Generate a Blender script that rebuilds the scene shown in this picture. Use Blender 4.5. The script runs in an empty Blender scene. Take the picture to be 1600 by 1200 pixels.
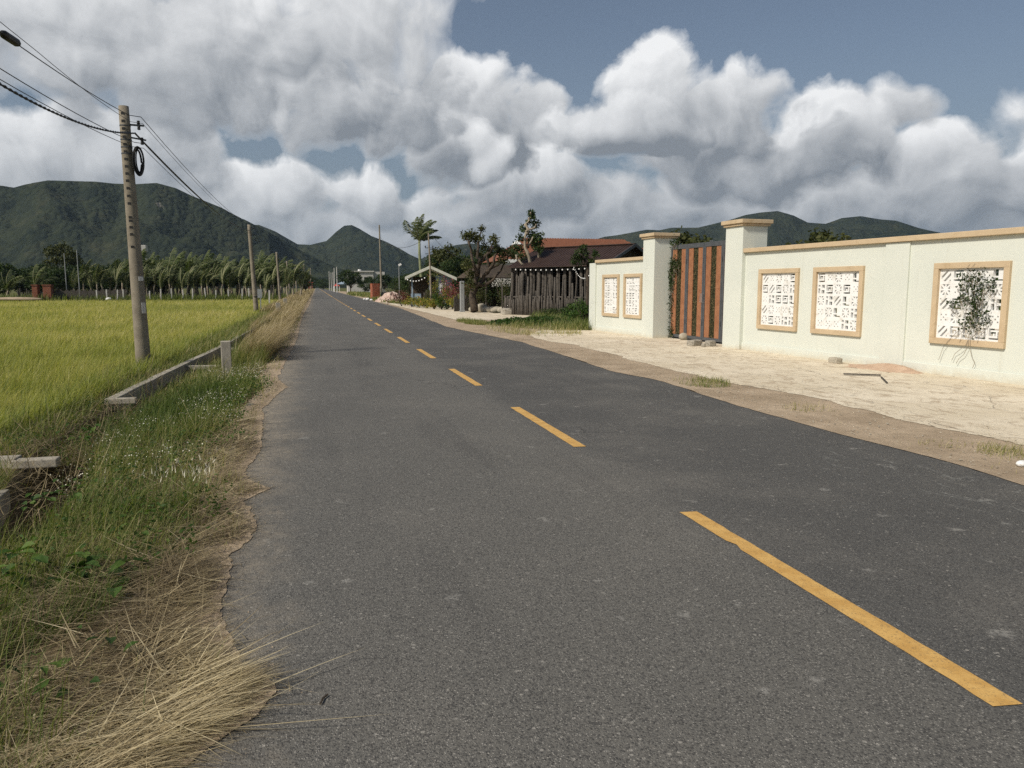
import bpy, math, random
import numpy as np
from mathutils import Vector, Matrix
R_ = math.radians
scene = bpy.context.scene
COL = scene.collection
rng = np.random.default_rng(7)
random.seed(7)

# ------------------------------------------------------------------ camera
F_PX, PITCH, YAW, CAM_H = 1190.0, math.atan(152 / 1190.0), None, 1.6
YAW = math.atan((800 - 494) * math.cos(PITCH) / F_PX)
cd = bpy.data.cameras.new('camera'); cam = bpy.data.objects.new('camera', cd); COL.objects.link(cam)
cam.location = (0, 0, CAM_H); cam.rotation_euler = (math.pi / 2 - PITCH, 0, -YAW)
cd.sensor_width = 36; cd.lens = 36 * F_PX / 1600; cd.clip_start = 0.05; cd.clip_end = 9000
scene.camera = cam
_F = np.array([math.sin(YAW) * math.cos(PITCH), math.cos(YAW) * math.cos(PITCH), -math.sin(PITCH)])
_R = np.array([math.cos(YAW), -math.sin(YAW), 0.0]); _U = np.cross(_R, _F); _C = np.array([0, 0, CAM_H])
def ray(x, y): return _F * F_PX + _R * (x - 800) + _U * (600 - y)
def gnd(x, y, z=0.0):
    d = ray(x, y); return _C + d * ((z - CAM_H) / d[2])
def at(x, y, Y):
    d = ray(x, y); return _C + d * (Y / d[1])
def azel(x, y):
    d = ray(x, y); return math.atan2(d[0], d[1]), math.atan2(d[2], math.hypot(d[0], d[1]))

# ------------------------------------------------------------------ light
SUN_EL, SUN_AZ = 42.0, 245.0            # azimuth clockwise from +Y: the sun stands left and a little behind
sd = bpy.data.lights.new('sun', 'SUN'); sd.energy = 3.2; sd.angle = R_(6.0); sd.color = (1.0, 0.93, 0.82)
sun = bpy.data.objects.new('sun', sd); COL.objects.link(sun)
sdir = Vector((math.sin(R_(SUN_AZ)) * math.cos(R_(SUN_EL)), math.cos(R_(SUN_AZ)) * math.cos(R_(SUN_EL)), math.sin(R_(SUN_EL))))
sun.rotation_euler = sdir.to_track_quat('Z', 'Y').to_euler(); sun.location = (-20, -10, 30)
scene.view_settings.view_transform = 'Standard'; scene.view_settings.look = 'None'
scene.view_settings.exposure = 0.33; scene.view_settings.gamma = 1.0
scene.render.engine = 'CYCLES'
scene.cycles.max_bounces = 6; scene.cycles.diffuse_bounces = 3; scene.cycles.transmission_bounces = 3
scene.cycles.use_adaptive_sampling = True; scene.cycles.adaptive_threshold = .012
scene.cycles.use_denoising = False; scene.cycles.sample_clamp_indirect = 6.0

# ------------------------------------------------------------------ node helpers
class NT:
    def __init__(s, nt): s.nt = nt; s.n = nt.nodes; s.l = nt.links
    def new(s, t, **k):
        o = s.n.new(t)
        for a, b in k.items(): setattr(o, a, b)
        return o
    def put(s, sock, v):
        if v is None: return
        if isinstance(v, bpy.types.NodeSocket): s.l.new(v, sock)
        else: sock.default_value = v
    def math(s, op, a, b=None, c=None, clamp=False):
        o = s.new('ShaderNodeMath', operation=op, use_clamp=clamp)
        s.put(o.inputs[0], a); s.put(o.inputs[1], b); s.put(o.inputs[2], c); return o.outputs[0]
    def vmath(s, op, a, b=None):
        o = s.new('ShaderNodeVectorMath', operation=op)
        s.put(o.inputs[0], a)
        if b is not None: s.put(o.inputs[3] if op == 'SCALE' else o.inputs[1], b)
        return o.outputs['Value'] if op in ('LENGTH', 'DOT_PRODUCT', 'DISTANCE') else o.outputs[0]
    def noise(s, vec, scale, detail=4, rough=0.55, dist=0.0):
        o = s.new('ShaderNodeTexNoise'); s.put(o.inputs['Vector'], vec)
        o.inputs['Scale'].default_value = scale; o.inputs['Detail'].default_value = detail
        o.inputs['Roughness'].default_value = rough; o.inputs['Distortion'].default_value = dist
        return o.outputs[0]
    def noisec(s, vec, scale, detail=2):
        o = s.new('ShaderNodeTexNoise'); s.put(o.inputs['Vector'], vec)
        o.inputs['Scale'].default_value = scale; o.inputs['Detail'].default_value = detail
        return o.outputs['Color']
    def voro(s, vec, scale, feature='F1', out=0, rnd=1.0):
        o = s.new('ShaderNodeTexVoronoi', feature=feature); s.put(o.inputs['Vector'], vec)
        o.inputs['Scale'].default_value = scale; o.inputs['Randomness'].default_value = rnd
        return o.outputs[out]
    def smooth(s, v, a, b):
        o = s.new('ShaderNodeMapRange', interpolation_type='SMOOTHSTEP'); s.put(o.inputs[0], v)
        s.put(o.inputs[1], a); s.put(o.inputs[2], b); return o.outputs[0]
    def lin(s, v, a, b, c=0.0, d=1.0):
        o = s.new('ShaderNodeMapRange'); s.put(o.inputs[0], v)
        s.put(o.inputs[1], a); s.put(o.inputs[2], b); s.put(o.inputs[3], c); s.put(o.inputs[4], d); return o.outputs[0]
    def mix(s, f, a, b, blend='MIX'):
        o = s.new('ShaderNodeMix', data_type='RGBA', blend_type=blend)
        s.put(o.inputs[0], f)
        for k, v in ((6, a), (7, b)):
            s.put(o.inputs[k], (*v, 1.0) if isinstance(v, tuple) and len(v) == 3 else v)
        return o.outputs[2]
    def sep(s, v):
        o = s.new('ShaderNodeSeparateXYZ'); s.put(o.inputs[0], v); return o.outputs
    def comb(s, x, y, z=0.0):
        o = s.new('ShaderNodeCombineXYZ'); s.put(o.inputs[0], x); s.put(o.inputs[1], y); s.put(o.inputs[2], z); return o.outputs[0]
    def scalev(s, v, sc): return s.vmath('MULTIPLY', v, sc)

# ------------------------------------------------------------------ sky with clouds
W = bpy.data.worlds.new('World'); scene.world = W; W.use_nodes = True
W.node_tree.nodes.clear(); g = NT(W.node_tree)
# cumulus heads and banks as directions in the sky, farthest first: px, py, rx, ry, mean light, light contrast
CLOUDS = [(800, 410, 1600, 62, .40, .15), (2150, 250, 420, 150, .5, .3), (-350, 300, 300, 90, .5, .3), (1280, 335, 400, 78, .30, .30), (900, 345, 260, 66, .38, .35), (640, 350, 190, 60, .44, .35), (250, 320, 300, 55, .46, .30),
          (1605, 285, 80, 48, .62, .45), (1470, 243, 70, 44, .66, .50), (1397, 174, 62, 33, .55, .45), (1275, 222, 100, 68, .70, .55), (1410, 300, 170, 52, .38, .35), (1170, 262, 170, 44, .26, .30),
          (845, 190, 56, 60, .46, .40), (1125, 188, 112, 66, .44, .45), (1030, 148, 82, 76, .66, .60), (965, 205, 105, 44, .48, .50), (820, 300, 120, 48, .42, .45), (870, 278, 34, 30, .62, .30),
          (738, 165, 98, 88, .56, .62), (700, 242, 78, 50, .34, .35), (756, 245, 34, 40, .66, .28), (570, 300, 76, 50, .58, .50), (402, 290, 78, 42, .68, .45), (120, 245, 215, 72, .52, .40),
          (100, 30, 430, 125, .42, .30), (340, 100, 300, 85, .36, .30), (560, 62, 165, 120, .58, .45), (548, 182, 112, 60, .30, .30), (300, 40, 170, 60, .55, .3)]
FINE = .9
def tex(P, kind, scale, detail=3, rough=.55):
    o = g.new('ShaderNodeTexNoise', noise_dimensions='2D'); g.put(o.inputs['Vector'], P)
    o.inputs['Scale'].default_value = scale; o.inputs['Detail'].default_value = detail; o.inputs['Roughness'].default_value = rough
    return o.outputs[kind]
def puffs(P):
    n1 = tex(P, 0, 9.0, 7, .50)
    v = g.new('ShaderNodeTexVoronoi', voronoi_dimensions='2D', feature='SMOOTH_F1'); g.put(v.inputs['Vector'], P)
    v.inputs['Scale'].default_value = 19.0; v.inputs['Smoothness'].default_value = .35
    n2 = tex(P, 0, 34.0, 5, .62)
    d = g.math('MULTIPLY', n1, 1.0)
    d = g.math('MULTIPLY_ADD', v.outputs[0], -.34, d)
    return g.math('ADD', g.math('MULTIPLY_ADD', n2, .30, d), -.50 + .14 - .15)

tc = g.new('ShaderNodeTexCoord'); D = g.vmath('NORMALIZE', tc.outputs['Generated'])
sx, sy, sz = g.sep(D)
az = g.math('ARCTAN2', sx, sy); el = g.math('ARCSINE', sz)
PP = g.comb(az, el, 0)
wv = g.vmath('SCALE', g.vmath('SUBTRACT', tex(PP, 1, 7.0, 2), (.5, .5, .5)), 0.05)
PW = g.vmath('ADD', PP, wv)
q0 = puffs(PW); q1 = puffs(g.vmath('ADD', PW, (-.010, .013, 0)))
fine = g.math('MULTIPLY_ADD', g.math('SUBTRACT', q0, q1), FINE, g.math('MULTIPLY_ADD', tex(PP, 0, 4.0, 4), .36, -.18))
L_, A_ = None, None
for (px, py, rx, ry, mean, con) in CLOUDS:
    a, e = azel(px, py); kx, ky = F_PX / (rx * 1.22), F_PX / (ry * 1.22)
    o = g.new('ShaderNodeVectorMath', operation='MULTIPLY_ADD'); g.put(o.inputs[0], PW)
    o.inputs[1].default_value = (kx, ky, 0); o.inputs[2].default_value = (-a * kx, -e * ky, 0); v = o.outputs[0]
    ln = g.math('SUBTRACT', g.math('MULTIPLY', q0, 1.15), g.vmath('LENGTH', v))
    soft = .48 if ry > 90 or (rx < 40) else (.24 if ry > 40 else .34)
    ai = g.lin(ln, -.96, -.96 + soft)
    li = g.math('ADD', g.vmath('DOT_PRODUCT', v, (-.50 * con, 1.15 * con, 0)), mean - .03)
    if L_ is None: L_, A_ = li, ai
    else:
        L_ = g.math('MULTIPLY_ADD', ai, g.math('SUBTRACT', li, L_), L_); A_ = g.math('MAXIMUM', A_, ai)
alpha = A_
lit = g.math('ADD', L_, fine)
lit = g.lin(lit, .0, 1.0)
tone = g.mix(lit, (.185, .203, .228), (.75, .755, .76))
sky = g.new('ShaderNodeTexSky', sky_type='NISHITA'); sky.sun_disc = False
sky.sun_elevation = R_(SUN_EL); sky.sun_rotation = R_(SUN_AZ); sky.air_density = 1.0; sky.dust_density = 2.0; sky.ozone_density = 1.5
SKY_K = 0.10
skyc = g.new('ShaderNodeHueSaturation'); g.put(skyc.inputs['Color'], sky.outputs[0]); skyc.inputs['Saturation'].default_value = .85; skyc.inputs['Value'].default_value = .60
cl = g.vmath('SCALE', tone, 1.0 / SKY_K)
veil = g.math('MULTIPLY', g.smooth(el, .32, -.02), .75)          # pale moist air low over the land
base = g.mix(veil, skyc.outputs[0], (.17 / SKY_K, .215 / SKY_K, .27 / SKY_K))
outc = g.mix(alpha, base, cl)
bg = g.new('ShaderNodeBackground'); g.put(bg.inputs[0], outc); bg.inputs[1].default_value = SKY_K
wo = g.new('ShaderNodeOutputWorld'); g.l.new(bg.outputs[0], wo.inputs[0])
W.cycles.sampling_method = 'MANUAL'; W.cycles.sample_map_resolution = 512

# ------------------------------------------------------------------ object helpers
def tag(o, label=None, cat=None, group=None, kind=None):
    if label: o['label'] = label
    if cat: o['category'] = cat
    if group: o['group'] = group
    if kind: o['kind'] = kind
    return o
def thing(name, label, cat, loc=(0, 0, 0), rz=0.0, group=None):
    o = bpy.data.objects.new(name, None); COL.objects.link(o); o.empty_display_size = .1
    o.location = loc; o.rotation_euler = (0, 0, rz)
    return tag(o, label, cat, group)
def copy_tree(o, parent=None):
    c_ = o.copy(); COL.objects.link(c_); c_.parent = parent
    for ch in list(o.children): copy_tree(ch, c_)
    return c_

class MB:
    """collects vertices and faces, then links them as one mesh object"""
    def __init__(s): s.V = []; s.F = []; s.T = []; s.n = 0
    def add(s, V, polys, tint=None):
        V = np.asarray(V, float).reshape(-1, 3)
        for p in polys:
            p = np.asarray(p, int)
            if p.ndim == 1: p = p[None]
            s.F.append(p + s.n)
            if tint is None: s.T.append(np.full(len(p), .5))
            else: s.T.append(np.broadcast_to(np.asarray(tint, float), (len(p),)).copy())
        s.V.append(V); s.n += len(V); return s
    def box(s, x0, x1, y0, y1, z0, z1, M=None, tint=None):
        V = np.array([[x, y, z] for z in (z0, z1) for y in (y0, y1) for x in (x0, x1)], float)
        if M is not None: V = np.array([(M @ Vector(v))[:] for v in V])
        return s.add(V, [[[0, 2, 3, 1], [4, 5, 7, 6], [0, 1, 5, 4], [2, 6, 7, 3], [0, 4, 6, 2], [1, 3, 7, 5]]], tint)
    def bar(s, a, b, w, h=None, up=(0, 0, 1), tint=None):
        a = Vector(a); b = Vector(b); d = (b - a); L = d.length; d.normalize()
        u = Vector(up); x = d.cross(u)
        if x.length < 1e-4: x = d.cross(Vector((0, 1, 0)))
        x.normalize(); z = x.cross(d); h = h or w
        M = Matrix(((x[0], d[0], z[0], a[0]), (x[1], d[1], z[1], a[1]), (x[2], d[2], z[2], a[2]), (0, 0, 0, 1)))
        return s.box(-w / 2, w / 2, 0, L, -h / 2, h / 2, M, tint)
    def tube(s, pts, rad, n=8, cap=True, tint=None, jit=0.0):
        pts = [Vector(p) for p in pts]; k = len(pts)
        if not hasattr(rad, '__len__'): rad = [rad] * k
        V = []; prev = None
        for i, p in enumerate(pts):
            t = (pts[min(i + 1, k - 1)] - pts[max(i - 1, 0)]).normalized()
            if prev is None:
                x = t.cross(Vector((0, 0, 1)))
                if x.length < .1: x = t.cross(Vector((0, 1, 0)))
            else:
                x = prev - t * prev.dot(t)
            x.normalize(); prev = x; y = t.cross(x)
            for j in range(n):
                a = 2 * math.pi * j / n; r = rad[i] * (1 + (random.uniform(-jit, jit) if jit else 0))
                V.append((p + (x * math.cos(a) + y * math.sin(a)) * r)[:])
        F = [[i * n + j, i * n + (j + 1) % n, (i + 1) * n + (j + 1) % n, (i + 1) * n + j] for i in range(k - 1) for j in range(n)]
        s.add(V, [F], tint)
        if cap:
            s.F.append(np.array([list(range(n))[::-1]]) + s.n - len(V)); s.T.append(np.full(1, .5 if tint is None else tint))
            s.F.append(np.array([[(k - 1) * n + j for j in range(n)]]) + s.n - len(V)); s.T.append(np.full(1, .5 if tint is None else tint))
        return s
    def lathe(s, c_, prof, n=12, tint=None):
        V = [(c_[0] + r * math.cos(2 * math.pi * j / n), c_[1] + r * math.sin(2 * math.pi * j / n), c_[2] + z) for r, z in prof for j in range(n)]
        F = [[i * n + j, i * n + (j + 1) % n, (i + 1) * n + (j + 1) % n, (i + 1) * n + j] for i in range(len(prof) - 1) for j in range(n)]
        return s.add(V, [F], tint)
    def prism(s, pts, z0, z1, tint=None):
        n = len(pts); V = [(p[0], p[1], z0) for p in pts] + [(p[0], p[1], z1) for p in pts]
        s.add(V, [[[i, (i + 1) % n, n + (i + 1) % n, n + i] for i in range(n)]], tint)
        b = s.n - 2 * n
        s.F.append(np.array([list(range(n))[::-1]]) + b); s.F.append(np.array([list(range(n, 2 * n))]) + b)
        s.T += [np.full(1, .5)] * 2
        return s
    def build(s, name, mat, parent=None, smooth=False, bevel=0.0, loc=None):
        V = np.concatenate(s.V) if s.V else np.zeros((0, 3))
        me = bpy.data.meshes.new(name)
        me.vertices.add(len(V)); me.vertices.foreach_set('co', V.astype(np.float32).ravel())
        idx = np.concatenate([f.ravel() for f in s.F]); cnt = np.concatenate([np.full(len(f), f.shape[1]) for f in s.F])
        me.loops.add(len(idx)); me.loops.foreach_set('vertex_index', idx.astype(np.int32))
        me.polygons.add(len(cnt)); st = np.concatenate([[0], np.cumsum(cnt)[:-1]])
        me.polygons.foreach_set('loop_start', st.astype(np.int32))
        try: me.polygons.foreach_set('loop_total', cnt.astype(np.int32))
        except Exception: pass
        me.polygons.foreach_set('use_smooth', np.full(len(cnt), bool(smooth)))
        t = me.attributes.new('tint', 'FLOAT', 'FACE'); t.data.foreach_set('value', np.concatenate(s.T).astype(np.float32))
        me.update(calc_edges=True); me.validate()
        me.materials.append(mat)
        o = bpy.data.objects.new(name, me); COL.objects.link(o)
        if parent is not None: o.parent = parent
        if loc is not None: o.location = loc
        if bevel:
            b = o.modifiers.new('bevel', 'BEVEL'); b.width = bevel; b.segments = 2; b.limit_method = 'ANGLE'
        return o

def fbm(x, y, s=1.0, octs=4, seed=0):
    """cheap smooth value noise, about -1..1"""
    x = np.asarray(x, float) * s; y = np.asarray(y, float) * s; r = 0; a = 1.0; tot = 0
    for o in range(octs):
        xi = np.floor(x).astype(np.int64); yi = np.floor(y).astype(np.int64); fx = x - xi; fy = y - yi
        fx = fx * fx * (3 - 2 * fx); fy = fy * fy * (3 - 2 * fy)
        def h(a_, b_):
            v = (a_ * 374761393 + b_ * 668265263 + (seed + o) * 1442695041) & 0x7fffffff
            v = ((v ^ (v >> 13)) * 1274126177) & 0x7fffffff
            return ((v ^ (v >> 16)) & 0xffff) / 32767.5 - 1
        r = r + a * ((h(xi, yi) * (1 - fx) + h(xi + 1, yi) * fx) * (1 - fy) + (h(xi, yi + 1) * (1 - fx) + h(xi + 1, yi + 1) * fx) * fy)
        tot += a; a *= .5; x = x * 2 + 17.3; y = y * 2 + 5.1
    return r / tot

# ------------------------------------------------------------------ materials
def material(name):
    m_ = bpy.data.materials.new(name); m_.use_nodes = True; m_.node_tree.nodes.clear()
    n_ = NT(m_.node_tree); out = n_.new('ShaderNodeOutputMaterial'); b = n_.new('ShaderNodeBsdfPrincipled')
    n_.l.new(b.outputs[0], out.inputs[0]); b.inputs['Specular IOR Level'].default_value = .3
    return m_, n_, b, out
def bump(n_, b, h, strength=.3, dist=.01):
    o = n_.new('ShaderNodeBump'); o.inputs['Strength'].default_value = strength; o.inputs['Distance'].default_value = dist
    n_.put(o.inputs['Height'], h); n_.l.new(o.outputs[0], b.inputs['Normal'])
def plain(name, c1, c2=None, scale=3.0, rough=.7, bmp=.0, bscale=40.0, detail=5, metal=0.0, tintc=None, obj=True, stain=None, sscale=.8, spec=.3):
    """two tones mixed by noise, optional stain colour and bump"""
    m_, n_, b, out = material(name)
    P_ = n_.new('ShaderNodeTexCoord').outputs['Object'] if obj else n_.new('ShaderNodeNewGeometry').outputs['Position']
    col = n_.mix(n_.smooth(n_.noise(P_, scale, detail, .6), .3, .7), c1, c2 or c1)
    if tintc: 
        at_ = n_.new('ShaderNodeAttribute'); at_.attribute_name = 'tint'
        col = n_.mix(at_.outputs['Fac'], col, tintc)
    if stain:
        col = n_.mix(n_.math('MULTIPLY', n_.smooth(n_.noise(P_, sscale, 6, .7, .6), .52, .72), .8), col, stain)
    n_.put(b.inputs['Base Color'], col); b.inputs['Roughness'].default_value = rough; b.inputs['Metallic'].default_value = metal
    b.inputs['Specular IOR Level'].default_value = spec
    if bmp: bump(n_, b, n_.noise(P_, bscale, 6, .65), bmp, .01)
    return m_
def leafmat(name, stops, trans=.35, rough=.6):
    """leaf colour chosen by the leaf's own tint value"""
    m_, n_, b, out = material(name)
    a = n_.new('ShaderNodeAttribute'); a.attribute_name = 'tint'
    r = n_.new('ShaderNodeValToRGB'); n_.l.new(a.outputs['Fac'], r.inputs[0]); cr = r.color_ramp
    while len(cr.elements) < len(stops): cr.elements.new(.5)
    for e, (p, c_) in zip(cr.elements, stops): e.position = p; e.color = (*c_, 1)
    n_.put(b.inputs['Base Color'], r.outputs[0]); b.inputs['Roughness'].default_value = rough
    b.inputs['Specular IOR Level'].default_value = .25
    t = n_.new('ShaderNodeBsdfTranslucent'); n_.put(t.inputs[0], n_.mix(1.0, r.outputs[0], (1.0, 1.0, .55), 'MULTIPLY'))
    mx = n_.new('ShaderNodeMixShader'); mx.inputs[0].default_value = trans
    n_.l.new(b.outputs[0], mx.inputs[1]); n_.l.new(t.outputs[0], mx.inputs[2]); n_.l.new(mx.outputs[0], out.inputs[0])
    return m_

def asphalt():
    m_, n_, b, out = material('asphalt'); P_ = n_.new('ShaderNodeNewGeometry').outputs['Position']
    X, Y, Z = n_.sep(P_)
    right = n_.smooth(n_.math('ADD', X, n_.math('MULTIPLY', n_.math('SUBTRACT', n_.noise(P_, 1.2, 4), .5), .5)), 2.2, 2.75)
    base = n_.mix(right, (.122, .117, .104), (.083, .081, .075))
    base = n_.mix(n_.math('MULTIPLY', n_.smooth(n_.noise(P_, .55, 5, .6), .42, .72), .6), base, (.165, .155, .135))
    base = n_.mix(n_.math('MULTIPLY', n_.smooth(n_.noise(n_.vmath('MULTIPLY', P_, (1.0, .12, 1)), 1.6, 4, .6), .5, .68), .35), base, (.062, .060, .056))
    # coarse aggregate: pale and dark stones of about a centimetre
    vn = n_.new('ShaderNodeTexVoronoi'); n_.put(vn.inputs['Vector'], P_); vn.inputs['Scale'].default_value = 125
    cellr = n_.sep(vn.outputs['Color'])[0]
    core = n_.smooth(vn.outputs['Distance'], .55, .15)
    strong = n_.math('SUBTRACT', 1.0, n_.math('MULTIPLY', right, .3))
    pale = n_.math('MULTIPLY', n_.math('MULTIPLY', n_.smooth(cellr, .66, .93), core), strong)
    dark = n_.math('MULTIPLY', n_.smooth(cellr, .42, .08), .62)
    col = n_.mix(dark, base, (.030, .029, .029)); col = n_.mix(n_.math('MULTIPLY', pale, .85), col, (.38, .36, .32))
    v2_ = n_.new('ShaderNodeTexVoronoi'); n_.put(v2_.inputs['Vector'], P_); v2_.inputs['Scale'].default_value = 38
    big = n_.math('MULTIPLY', n_.smooth(n_.sep(v2_.outputs['Color'])[1], .90, .95), n_.smooth(v2_.outputs['Distance'], .34, .22)); col = n_.mix(n_.math('MULTIPLY', big, .6), col, (.36, .34, .30))
    fine = n_.math('MULTIPLY', n_.smooth(n_.noise(P_, 240, 2), .56, .72), .3); col = n_.mix(fine, col, (.24, .23, .21))
    # worn pale flecks and dust patches
    fl = n_.math('MULTIPLY', n_.smooth(n_.noise(P_, 3.8, 3, .5), .66, .72), n_.smooth(n_.noise(P_, 40, 3), .35, .6))
    col = n_.mix(n_.math('MULTIPLY', fl, .7), col, (.27, .26, .235))
    fd = n_.math('MULTIPLY', n_.smooth(n_.noise(n_.vmath('ADD', P_, (31, 7, 0)), 5.0, 3, .5), .74, .78), .7)
    col = n_.mix(fd, col, (.022, .022, .022))
    ck = n_.new('ShaderNodeTexVoronoi', feature='DISTANCE_TO_EDGE'); n_.put(ck.inputs['Vector'], n_.vmath('ADD', P_, n_.vmath('SCALE', n_.noisec(P_, 1.6, 6), 1.0))); ck.inputs['Scale'].default_value = .33
    ckm = n_.math('MULTIPLY', n_.smooth(ck.outputs[0], .0045, .001), n_.smooth(n_.noise(P_, .45, 2), .52, .62)); col = n_.mix(n_.math('MULTIPLY', ckm, .75), col, (.025, .025, .025))
    # chalky scuffs near the right edge, swept along the road
    sw = n_.vmath('MULTIPLY', n_.vmath('ADD', P_, n_.vmath('SCALE', n_.noisec(P_, 1.1, 3), 1.1)), (5.5, 1.1, 1))
    band = n_.math('MULTIPLY', n_.smooth(X, 4.05, 4.9), n_.smooth(Y, 16, 7))
    sc = n_.math('MULTIPLY', n_.smooth(n_.noise(sw, 1.5, 4, .6, 1.0), .58, .66), band)
    col = n_.mix(n_.math('MULTIPLY', n_.math('MULTIPLY', sc, n_.smooth(n_.noise(P_, 25, 4, .7), .4, .62)), .42), col, (.33, .33, .30))
    # sand blown onto both edges
    wob = n_.math('MULTIPLY', n_.math('SUBTRACT', n_.noise(P_, 2.3, 5, .65), .5), .9)
    eL = n_.smooth(n_.math('ADD', X, wob), -.10, -.80); eR = n_.smooth(n_.math('ADD', X, wob), 5.7, 6.35)
    col = n_.mix(n_.math('MULTIPLY', n_.math('MULTIPLY', n_.math('MAXIMUM', eL, eR), .85), n_.smooth(n_.noise(P_, 14, 5, .75), .30, .62)), col, (.31, .265, .20))
    n_.put(b.inputs['Base Color'], col); b.inputs['Roughness'].default_value = .82; b.inputs['Specular IOR Level'].default_value = .35
    h = n_.math('ADD', n_.math('MULTIPLY', core, .8), n_.noise(P_, 60, 4, .7)); bump(n_, b, h, .55, .006)
    return m_
def paintmark():
    m_, n_, b, out = material('road_paint'); P_ = n_.new('ShaderNodeNewGeometry').outputs['Position']
    col = n_.mix(n_.smooth(n_.noise(P_, 9, 5, .6), .35, .7), (.52, .30, .085), (.64, .40, .13))
    worn = n_.smooth(n_.noise(n_.vmath('MULTIPLY', P_, (3, 1, 1)), 14, 6, .78), .57, .70)
    vn = n_.voro(P_, 95, 'F1'); worn = n_.math('MAXIMUM', worn, n_.math('MULTIPLY', n_.smooth(n_.noise(P_, 85, 3), .56, .68), .7))
    col = n_.mix(n_.math('MULTIPLY', worn, .75), col, (.16, .12, .07))
    n_.put(b.inputs['Base Color'], col); b.inputs['Roughness'].default_value = .75; bump(n_, b, n_.noise(P_, 70, 4, .7), .35, .005)
    return m_
def dirt():
    m_, n_, b, out = material('sandy_dirt'); P_ = n_.new('ShaderNodeNewGeometry').outputs['Position']
    col = n_.mix(n_.smooth(n_.noise(P_, 1.1, 6, .65), .3, .7), (.31, .24, .165), (.46, .365, .26))
    col = n_.mix(n_.math('MULTIPLY', n_.smooth(n_.noise(P_, 28, 4, .7), .56, .72), .6), col, (.20, .155, .11))
    col = n_.mix(n_.math('MULTIPLY', n_.smooth(n_.noise(P_, 70, 2), .66, .74), .7), col, (.52, .46, .36))
    n_.put(b.inputs['Base Color'], col); b.inputs['Roughness'].default_value = .95; b.inputs['Specular IOR Level'].default_value = .1
    bump(n_, b, n_.math('ADD', n_.noise(P_, 6, 6, .7), n_.math('MULTIPLY', n_.noise(P_, 60, 3), .35)), .9, .03)
    return m_
def apron():
    m_, n_, b, out = material('old_concrete'); P_ = n_.new('ShaderNodeNewGeometry').outputs['Position']
    Pw_ = n_.vmath('ADD', P_, n_.vmath('SCALE', n_.noisec(P_, 1.5, 4), .5))
    Ps = n_.vmath('MULTIPLY', Pw_, (1.0, .55, 1.0))
    col = n_.mix(n_.smooth(n_.noise(P_, .6, 6, .6), .3, .7), (.60, .52, .385), (.72, .64, .50))
    col = n_.mix(n_.math('MULTIPLY', n_.smooth(n_.noise(Ps, 4.5, 8, .72, .7), .50, .62), .85), col, (.42, .34, .24))
    col = n_.mix(n_.math('MULTIPLY', n_.smooth(n_.noise(n_.vmath('ADD', Ps, (9, 3, 0)), 2.0, 9, .75, 1.2), .585, .68), .7), col, (.20, .18, .155))
    col = n_.mix(n_.math('MULTIPLY', n_.smooth(n_.noise(P_, 40, 4, .7), .58, .72), .45), col, (.28, .25, .2))
    cr = n_.voro(Pw_, .9, 'DISTANCE_TO_EDGE'); gate = n_.smooth(n_.noise(P_, .8, 2), .45, .6)
    col = n_.mix(n_.math('MULTIPLY', n_.math('MULTIPLY', n_.smooth(cr, .010, .002), gate), .6), col, (.10, .085, .07))
    n_.put(b.inputs['Base Color'], col); b.inputs['Roughness'].default_value = .92; b.inputs['Specular IOR Level'].default_value = .15
    bump(n_, b, n_.math('ADD', n_.noise(Ps, 7, 8, .75), n_.math('MULTIPLY', n_.noise(P_, 60, 3), .2)), .8, .02)
    return m_
def wallpaint():
    m_, n_, b, out = material('cream_wall_paint'); P_ = n_.new('ShaderNodeTexCoord').outputs['Object']; X, Y, Z = n_.sep(P_)
    col = n_.mix(n_.smooth(n_.noise(P_, .9, 5, .6), .3, .7), (.60, .625, .56), (.64, .66, .59))
    col = n_.mix(n_.math('MULTIPLY', n_.smooth(n_.noise(n_.vmath('MULTIPLY', P_, (3.5, 3.5, .35)), 1.6, 6, .7), .56, .8), .5), col, (.47, .455, .37))
    splash = n_.math('MULTIPLY', n_.smooth(n_.math('ADD', Z, n_.math('MULTIPLY', n_.noise(P_, 7, 6, .75), .34)), .34, .12), .6)
    col = n_.mix(splash, col, (.50, .43, .31))
    cr = n_.new('ShaderNodeTexVoronoi', feature='DISTANCE_TO_EDGE'); n_.put(cr.inputs['Vector'], n_.vmath('ADD', P_, n_.vmath('SCALE', n_.noisec(P_, 1.3, 5), .9))); cr.inputs['Scale'].default_value = .55
    cm = n_.math('MULTIPLY', n_.smooth(cr.outputs[0], .005, .001), n_.smooth(n_.noise(P_, .5, 2), .5, .62))
    col = n_.mix(n_.math('MULTIPLY', cm, .35), col, (.35, .34, .28))
    n_.put(b.inputs['Base Color'], col); b.inputs['Roughness'].default_value = .75
    bump(n_, b, n_.math('ADD', n_.noise(P_, 2.5, 4), n_.math('MULTIPLY', n_.noise(P_, 55, 5, .7), .25)), .22, .012)
    return m_
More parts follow.
